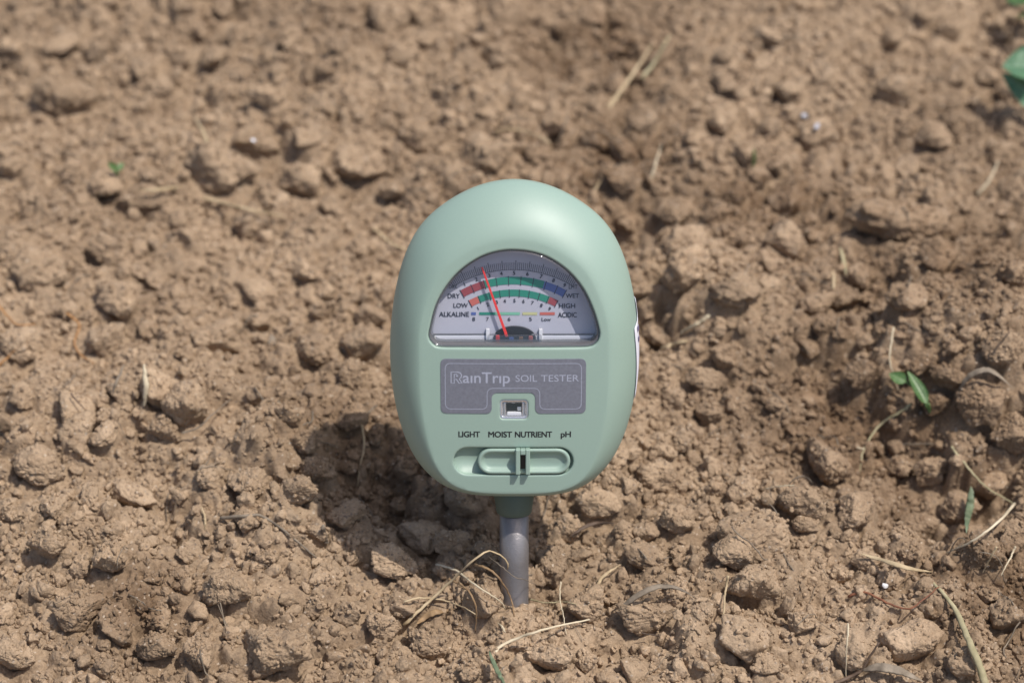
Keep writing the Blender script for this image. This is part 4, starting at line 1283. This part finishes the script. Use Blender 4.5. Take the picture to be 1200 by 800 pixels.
def bar(name, zx0, zx1, zy0, zy1, mat, lvl=.02):
    a, b = zp(zx0, zy1), zp(zx1, zy0)
    return on_dial(name, [(a[0], a[1], NDIAL + lvl), (b[0], a[1], NDIAL + lvl), (b[0], b[1], NDIAL + lvl), (a[0], b[1], NDIAL + lvl)], [(0, 1, 2, 3)], mat)
bar('colour_band', 298, 330, 490, 509, M_B_BLUE)
bar('colour_band', 352, 460, 490, 509, M_B_GREEN)
bar('colour_band', 460, 625, 490, 509, M_B_LGREEN)
bar('colour_band', 642, 740, 490, 509, M_B_YEL)
bar('colour_band', 758, 858, 490, 509, M_B_SALMON)

def ticks(name, lst, mat, lvl=.05):
    pts, F = [], []
    for r0, r1, a, w in lst:
        d = R(a)
        ox, oy = math.cos(d) * w * UNIT / 2, -math.sin(d) * w * UNIT / 2
        p, q_ = pol(r0, a), pol(r1, a)
        s = len(pts)
        pts += [(p[0] - ox, p[1] - oy, NDIAL + lvl), (p[0] + ox, p[1] + oy, NDIAL + lvl), (q_[0] + ox, q_[1] + oy, NDIAL + lvl), (q_[0] - ox, q_[1] - oy, NDIAL + lvl)]
        F.append((s, s + 1, s + 2, s + 3))
    return on_dial(name, pts, F, mat)
lst = [(665, 728, a, 5) for a in (-29.2, -22.8, -15.9, -9.2, -2.6, 4.1, 10.8, 17.6, 24, 29.2)]
lst += [(585, 640, a, 5) for a in (-27.8, -21.5, -14.8, -8.4, -2.5, 3.7, 9.7, 16, 21.8, 27.8)]
ticks('scale_mark', lst, M_INK)
lst = [(768, 832 if i % 7 == 0 else 818, a, 3.4 if i % 7 else 4.5) for i, a in enumerate(np.arange(-31, 31.1, .92))]
lst += [(768, 771, a, 30) for a in np.arange(-31, 31.1, 1.8)]
ticks('scale_mark', lst, M_TICK)

def text_mesh(s, offset=0.0, space=1.0):
    cu = bpy.data.curves.new('text', 'FONT')
    cu.body = s
    cu.size = 1
    cu.space_character = space
    cu.resolution_u = 4
    o = bpy.data.objects.new('text', cu)
    COL.objects.link(o)
    bpy.context.view_layer.update()
    me = bpy.data.meshes.new_from_object(o.evaluated_get(bpy.context.evaluated_depsgraph_get()))
    v = np.array([x.co[:2] for x in me.vertices])
    f = [tuple(p.vertices) for p in me.polygons]
    bpy.data.objects.remove(o); bpy.data.curves.remove(cu); bpy.data.meshes.remove(me)
    return v, f
CAP = text_mesh('H')[0][:, 1].max()

def merge(parts):
    P, F = [], []
    for p, f in parts:
        s = len(P)
        P += p
        F += [tuple(i + s for i in t) for t in f]
    return P, F

def fit_text(s, x0, x1, ytop, ybase, plane, lvl, offset=0.0, space=1.0):
    """text stretched into a rectangle of photo pixels on the plane"""
    v, f = text_mesh(s, offset, space)
    a, b = dev(x0, ybase, plane), dev(x1, ytop, plane)
    lo, hi = v[:, 0].min(), v[:, 0].max()
    X = a[0] + (v[:, 0] - lo) / (hi - lo) * (b[0] - a[0])
    Y = a[1] + v[:, 1] / CAP * (b[1] - a[1])
    if not offset:
        return [(x, y, lvl) for x, y in zip(X, Y)], f
    w = offset * abs(a[1] - b[1]) / CAP
    return merge([([(x + dx * w, y + dy * w, lvl + .004 * q_) for x, y in zip(X, Y)], f)
                  for q_, (dx, dy) in enumerate(((-.7, -.5), (.7, -.5), (-.7, .5), (.7, .5)))])

def zfit(s, zx0, zx1, zt, zb, offset=.02):
    return fit_text(s, 500 + zx0 / 5.714, 500 + zx1 / 5.714, 280 + zt / 5.714, 280 + zb / 5.714, ND, NDIAL + .05, offset)
def polar_text(s, rz, deg, hz, tilt=None):
    v, f = text_mesh(s, .008)
    c = pol(rz, deg)
    k = hz * UNIT / CAP
    v = (v - np.array(((v[:, 0].min() + v[:, 0].max()) / 2, CAP / 2))) * k
    a = -R(deg if tilt is None else tilt)
    w = .022 * k
    return merge([([(c[0] + x * math.cos(a) - y * math.sin(a) + dx * w, c[1] + x * math.sin(a) + y * math.cos(a) + dy * w, NDIAL + .05 + .004 * q_) for x, y in v], f)
                  for q_, (dx, dy) in enumerate(((-1, -1), (1, -1), (-1, 1), (1, 1)))])
T = [zfit('DRY', 142, 222, 366, 396), zfit('WET', 932, 1020, 366, 394), zfit('LOW', 180, 275, 430, 459), zfit('HIGH', 886, 994, 432, 462),
     zfit('ALKALINE', 84, 284, 488, 519), zfit('ACIDIC', 880, 1004, 492, 524), zfit('Low', 770, 832, 526, 549)]
T += [zfit(s, x - 9, x + 9, 524, 548) for s, x in (('8', 315), ('7', 407), ('6', 552), ('5', 695))]
T += [polar_text(str(i + 1), 748, d, 25) for i, d in enumerate((-25.7, -19.1, -12.3, -6.1, .4, 7.2, 14.3, 20.9, 27))]
T += [polar_text(str(i + 1), 564, d, 23) for i, d in enumerate((-24.6, -17.6, -11.2, -5.8, .8, 6.9, 13, 19.3, 25.3))]
T += [zfit('DRK', 150, 206, 306, 332, .0), zfit('LHT', 952, 1010, 306, 334, .0)]
on_dial('lettering', *merge(T), M_INK)

# needle, pivot, brackets, clear bar, ledge
def quadbar(name, p0, p1, w0, w1, n0, n1, mat, parent):
    d = (p1 - p0) / np.linalg.norm(p1 - p0)
    s = np.array((-d[1], d[0]))
    P = np.array([p0 + s * w0 / 2, p0 - s * w0 / 2, p1 - s * w1 / 2, p1 + s * w1 / 2])
    p_, f_ = slab(P, n0, n1, .05)
    return to_mesh(name, p_, f_, mat, parent, domed=False, sm=False)
NB = ND + 1.3
quadbar('needle', np.array(dev(594, 394, NB)), np.array(dev(564.8, 313, NB)), .72, .42, NB, NB + .3, M_NEEDLE, TESTER)
c = dev(603, 396.5, ND + .9)
EL = np.array([(c[0] + 5.5 * math.cos(a), c[1] + 3.2 * math.sin(a)) for a in np.linspace(0, 6.2832, 48, endpoint=False)])
EL[:, 1] = np.maximum(EL[:, 1], dev(603, 406.6, ND + .9)[1])
to_mesh('pivot_disc', *slab(EL, ND + .1, ND + .85, .1), M_PIVOT, TESTER, domed=False, sm=False)
for x0, x1, y0, y1, mt in ((581, 585.5, 392.5, 399.5, M_NEEDLE), (596.5, 602, 395, 400, M_B_BLUE), (608, 613, 394.5, 400, M_GLINT), (619.5, 624.5, 393.5, 399, M_B_SALMON)):  # painted glints: small coloured blocks set behind the clear bar
    b_ = boxpx(x0, x1, y0, y1, ND + 1)
    to_mesh('coil_glint', *box(*b_, ND + .8, ND + 1.1, .25, .1), mt, TESTER, domed=False, sm=False)
b_ = boxpx(505, 700, 391.7, 393.0, ND + 1)
to_mesh('dial_edge', *box(*b_, ND + .05, ND + .5, .1, .08), M_RIM, TESTER, domed=False, sm=False)
b_ = boxpx(504, 701, 393.3, 408.5, ND + 1)
to_mesh('dial_ledge', *box(*b_, ND + .02, ND + .45, .2, .2), M_LEDGE, TESTER, domed=False, sm=False)
b_ = boxpx(504, 701, 399.2, 400.2, ND + 1)
to_mesh('dial_edge', *box(*b_, ND + .46, ND + .62, .1, .08), M_RIM, TESTER, domed=False, sm=False)
for x0 in (569.5, 631.5):
    b_ = boxpx(x0, x0 + 4.2, 385.5, 407, ND + 1)
    to_mesh('bracket', *box(*b_, ND + .1, ND + 1.15, .15, .1), M_WHITE, TESTER, domed=False, sm=False)
b_ = boxpx(571, 635, 391.5, 402, ND + 2)
to_mesh('clear_bar', *box(*b_, ND + 1.75, ND + 2.9, .6, .35), M_BAR, TESTER, domed=False, sm=False)

# name plate
def plate_outline(i=0.0):
    a = boxpx(516.5 + i, 687 - i, 420.5 + i, 485 - i)
    b = boxpx(576.3 - i, 627.2 + i, 460.3 - i, 485 - i)
    r, r2 = 1.35, 1.35
    def arc(cx, cy, rad, a0, a1, n=7):
        return [(cx + rad * math.cos(R(t)), cy + rad * math.sin(R(t))) for t in np.linspace(a0, a1, n)]
    x0, x1, y0, y1 = a
    c0, c1, _, cy1 = b
    P = arc(x1 - r, y1 - r, r, 0, 90) + arc(x0 + r, y1 - r, r, 90, 180) + arc(x0 + r, y0 + r, r, 180, 270)
    P += arc(c0 - r2, y0 + r2, r2, 270, 360) + arc(c0 + r2, cy1 - r2, r2, 180, 90) + arc(c1 - r2, cy1 - r2, r2, 90, 0)
    P += arc(c1 + r2, y0 + r2, r2, 180, 270) + arc(x1 - r, y0 + r, r, 270, 360)
    return np.array(P)
PO = resample(plate_outline(), 220)
plate = to_mesh('name_plate', *slab(PO, NF - .05, NF + .14, .05, 2.0), M_PLATE, TESTER, sm=False)
A = resample(plate_outline(5.1), 220)
B = A - normals(A) * .15
k = len(A)
pts = [(*p, NF + .17) for p in A] + [(*p, NF + .17) for p in B]
to_mesh('border_line', pts, [(i, (i + 1) % k, k + (i + 1) % k, k + i) for i in range(k)], M_PLATETXT, plate, sm=False)
try:
    T = [fit_text('a\u0131nTr\u0131p', 542.5, 597.4, 436.2, 448.6, NF, NF + .17, .015)]
except Exception:
    T = [fit_text('ainTrip', 542.5, 597.4, 436.2, 448.6, NF, NF + .17, .015)]
T += [fit_text('SOIL', 604.2, 629.5, 439.3, 447, NF, NF + .17, 0), fit_text('TESTER', 634, 678.5, 439.3, 447, NF, NF + .17, 0)]
# the outlined initial with a dot in its bowl
def line_strip(pts_px, w, close=False):
    P = np.array([dev(x, y, NF) for x, y in pts_px])
    n = len(P)
    out, F = [], []
    for i in range(n):
        p, a, b = P[i], P[i - 1] if (i or close) else P[i], P[(i + 1) % n] if (i < n - 1 or close) else P[i]
        d = (b - a) / np.linalg.norm(b - a)
        s = np.array((-d[1], d[0])) * w / 2
        out += [(*(p + s), NF + .17), (*(p - s), NF + .17)]
    for i in range(n if close else n - 1):
        j = (i + 1) % n
        F.append((2 * i, 2 * i + 1, 2 * j + 1, 2 * j))
    return out, F
T.append(line_strip([(528.6, 449), (528.6, 436), (536.5, 436), (539.6, 437.2), (540.9, 439.6), (540.2, 442.4), (538.2, 444), (541.4, 449), (537.8, 449), (535, 444.6), (532.3, 444.6), (532.3, 449)], .28, True))
T.append(line_strip([(532.3, 443), (532.3, 438.6), (535.6, 438.6)], .25))
T.append(line_strip([(534.6, 440.6), (536.6, 440.6)], .42))
to_mesh('lettering', *merge(T), M_PLATETXT, plate, sm=False)

# light sensor
b_ = boxpx(585.9, 618.6, 469.2, 491.4)
sen = to_mesh('light_sensor', *box(*b_, NF - 2.1, NF - 1.7, .8, .2), M_SENS, TESTER, sm=False)
pts, F = [], []
k = len(SENS)
for o_, n in ((-.02, NF - .35), (-.45, NF - .30), (-.62, NF - .45), (-1.3, NF - 1.6)):
    pts += [(*(p + nn * o_), n) for p, nn in zip(SENS, EN)]
for r in range(3):
    for i in range(k):
        j = (i + 1) % k
        F.append((r * k + i, r * k + j, (r + 1) * k + j, (r + 1) * k + i))
to_mesh('sensor_frame', pts, F, M_CHROME, sen)
b_ = boxpx(594, 610.8, 484.3, 489.6)
to_mesh('sensor_ledge', *box(*b_, NF - 1.65, NF - .9, .3, .2), M_WHITE, sen, sm=False)
for x0, x1 in ((589.6, 593.2), (611.4, 615.2)):
    b_ = boxpx(x0, x1, 472.5, 489)
    to_mesh('sensor_prism', *box(*b_, NF - 1.65, NF - .75, .25, .3), M_CHROME, sen, sm=False)
b_ = boxpx(606, 611, 478.5, 483)
to_mesh('sensor_contact', *box(*b_, NF - 1.65, NF - 1.2, .2, .1), M_CHROME, sen, sm=False)
b_ = boxpx(599.5, 604, 470.6, 474)
to_mesh('sensor_contact', *box(*b_, NF - 1.65, NF - 1.0, .2, .1), M_CHROME, sen, sm=False)
p_, f_ = fill_poly(SENS - EN * .5, NF - .42)
to_mesh('sensor_cover', p_, f_, M_COVER, sen, sm=False)

# switch lettering and position dots
T = [fit_text(s, x0, x1, 506.4, 512.9, NF, NF + .05, .035, .95) for s, x0, x1 in (('LIGHT', 537.3, 562.2), ('MOIST', 572.4, 599.8), ('NUTRIENT', 603.6, 646.8), ('pH', 657.4, 669))]
to_mesh('switch_lettering', *merge(T), M_BLACK, TESTER, sm=False)

# slider switch
b_ = boxpx(559.6, 668.6, 526.9, 557.2)
hh = (b_[3] - b_[2]) / 2
SL = resample(rrect(*b_, hh - .01, 14), 72)
LN = normals(SL)
pts, F = [], []
k = len(SL)
prof = [(0, NF - 1.85), (0, NF - .15), (-.10, NF + .12), (-.35, NF + .28), (-.65, NF + .28), (-.95, NF + .12), (-1.25, NF - .35), (-1.6, NF - .75), (-2.1, NF - .95)]
for o_, n in prof:
    pts += [(*(p + nn * o_), n) for p, nn in zip(SL, LN)]
for r in range(len(prof) - 1):
    for i in range(k):
        j = (i + 1) % k
        F.append((r * k + i, r * k + j, (r + 1) * k + j, (r + 1) * k + i))
F.append(tuple((len(prof) - 1) * k + i for i in range(k)))
slider = to_mesh('slider_switch', pts, F, M_SHELL, TESTER)
parts = []
for x0, x1, y0, y1 in ((604.2, 609.6, 527.3, 557.4), (615.9, 621.2, 527.3, 557.4), (609.7, 615.8, 527.5, 533.6)):
    parts.append(box(*boxpx(x0, x1, y0, y1, NF + 1.2), NF - .9, NF + 1.9, .2, .25))
to_mesh('slider_knob', *merge(parts), M_SHELL, slider, sm=False)
to_mesh('knob_slot_shade', *box(*boxpx(609.6, 615.9, 533.5, 556.5, NF + .3), NF - .94, NF - .5, .1, .05), M_SENS, slider, sm=False)  # black floor paints in the shade between the knob's bars

# collar and probe: lathed about the axis
def lathe(name, prof, mat, n=48):
    pts, F = [], []
    for r, z in prof:
        for i in range(n):
            a = 6.28318 * i / n
            pts.append((r * math.cos(a) * .001, r * math.sin(a) * .001, z * .001))
    for j in range(len(prof) - 1):
        for i in range(n):
            k2 = (i + 1) % n
            F.append((j * n + i, j * n + k2, (j + 1) * n + k2, (j + 1) * n + i))
    F.append(tuple(range(n))[::-1]); F.append(tuple((len(prof) - 1) * n + i for i in range(n)))
    return link(name, mesh_from(name, pts, F), mat, TESTER)
vb_ = OUT[:, 1].min()
rc = (dev(626, 590, 0)[0] - dev(578, 590, 0)[0]) / 2
vc = dev(602, 606.5, 4)[1]
vm = dev(602, 597, 5)[1]
lathe('collar', [(4.0, vc), (rc - 1.1, vc + .05), (rc - .75, vc + .5), (rc - .45, vm), (rc - .1, vm + 2.2), (rc, vb_ + 4)], M_COLLAR_SHADED)
rp = (dev(619.4, 650, 0)[0] - dev(585.4, 650, 0)[0]) / 2
lathe('probe', [(.3, -42), (rp * .8, -34), (rp, -30), (rp, -10), (rp, 0), (rp, 12), (rp, vc + 3)], M_PROBE)

# white sticker wrapped on the right flank
cand = [i for i in range(NP_) if ON[i, 0] > .5]
v_hi, v_lo = dev(745, 347, NS)[1], dev(745, 468, NS)[1]
rows = sorted([i for i in cand if v_lo < OUT[i, 1] < v_hi], key=lambda i: -OUT[i, 1])
pts, F = [], []
m = 11
for r, i in enumerate(rows):
    t = r / (len(rows) - 1)
    fmax = 4 if t < .2 else (28 if t < .34 else 28 - 14 * (t - .34) / .66)
    if .16 < t < .24: fmax = 14
    for j in range(m):
        ph = R(-70 + (fmax + 70) * j / (m - 1))
        off = FI[i] * (1 - math.cos(ph) ** EXP) if ph > 0 else min(FI[i], 9) * 1.05 * (1 - math.cos(ph))
        n = NS + ((NF - NS) * math.sin(ph) ** EXP if ph > 0 else 13 * math.sin(ph))
        p = OUT[i] - ON[i] * (off - .2 - .15 * (j / (m - 1)) ** 3)
        kk = max(0.0, (n - NS) / (NF - NS))
        pts.append((p[0], p[1], n - dome(*p) * kk + .1))
for r in range(len(rows) - 1):
    for j in range(m - 1):
        a = r * m + j
        F.append((a, a + 1, a + m + 1, a + m))
st = to_mesh('side_sticker', pts, F, M_STICK, TESTER, domed=False)
sol = st.modifiers.new('thickness', 'SOLIDIFY'); sol.thickness = .00012
r0 = int(len(rows) * .27)
mp, mf = [], []
for dr in (0, 2):
    s = len(mp)
    for a in (r0 + dr, r0 + dr + 1):
        for j in (m - 4, m - 2):
            x, v, n = pts[a * m + j]
            mp.append((x + .16, v, n + .12))
    mf.append((s, s + 1, s + 3, s + 2))
to_mesh('printed_mark', mp, mf, M_MARK, st, domed=False, sm=False)
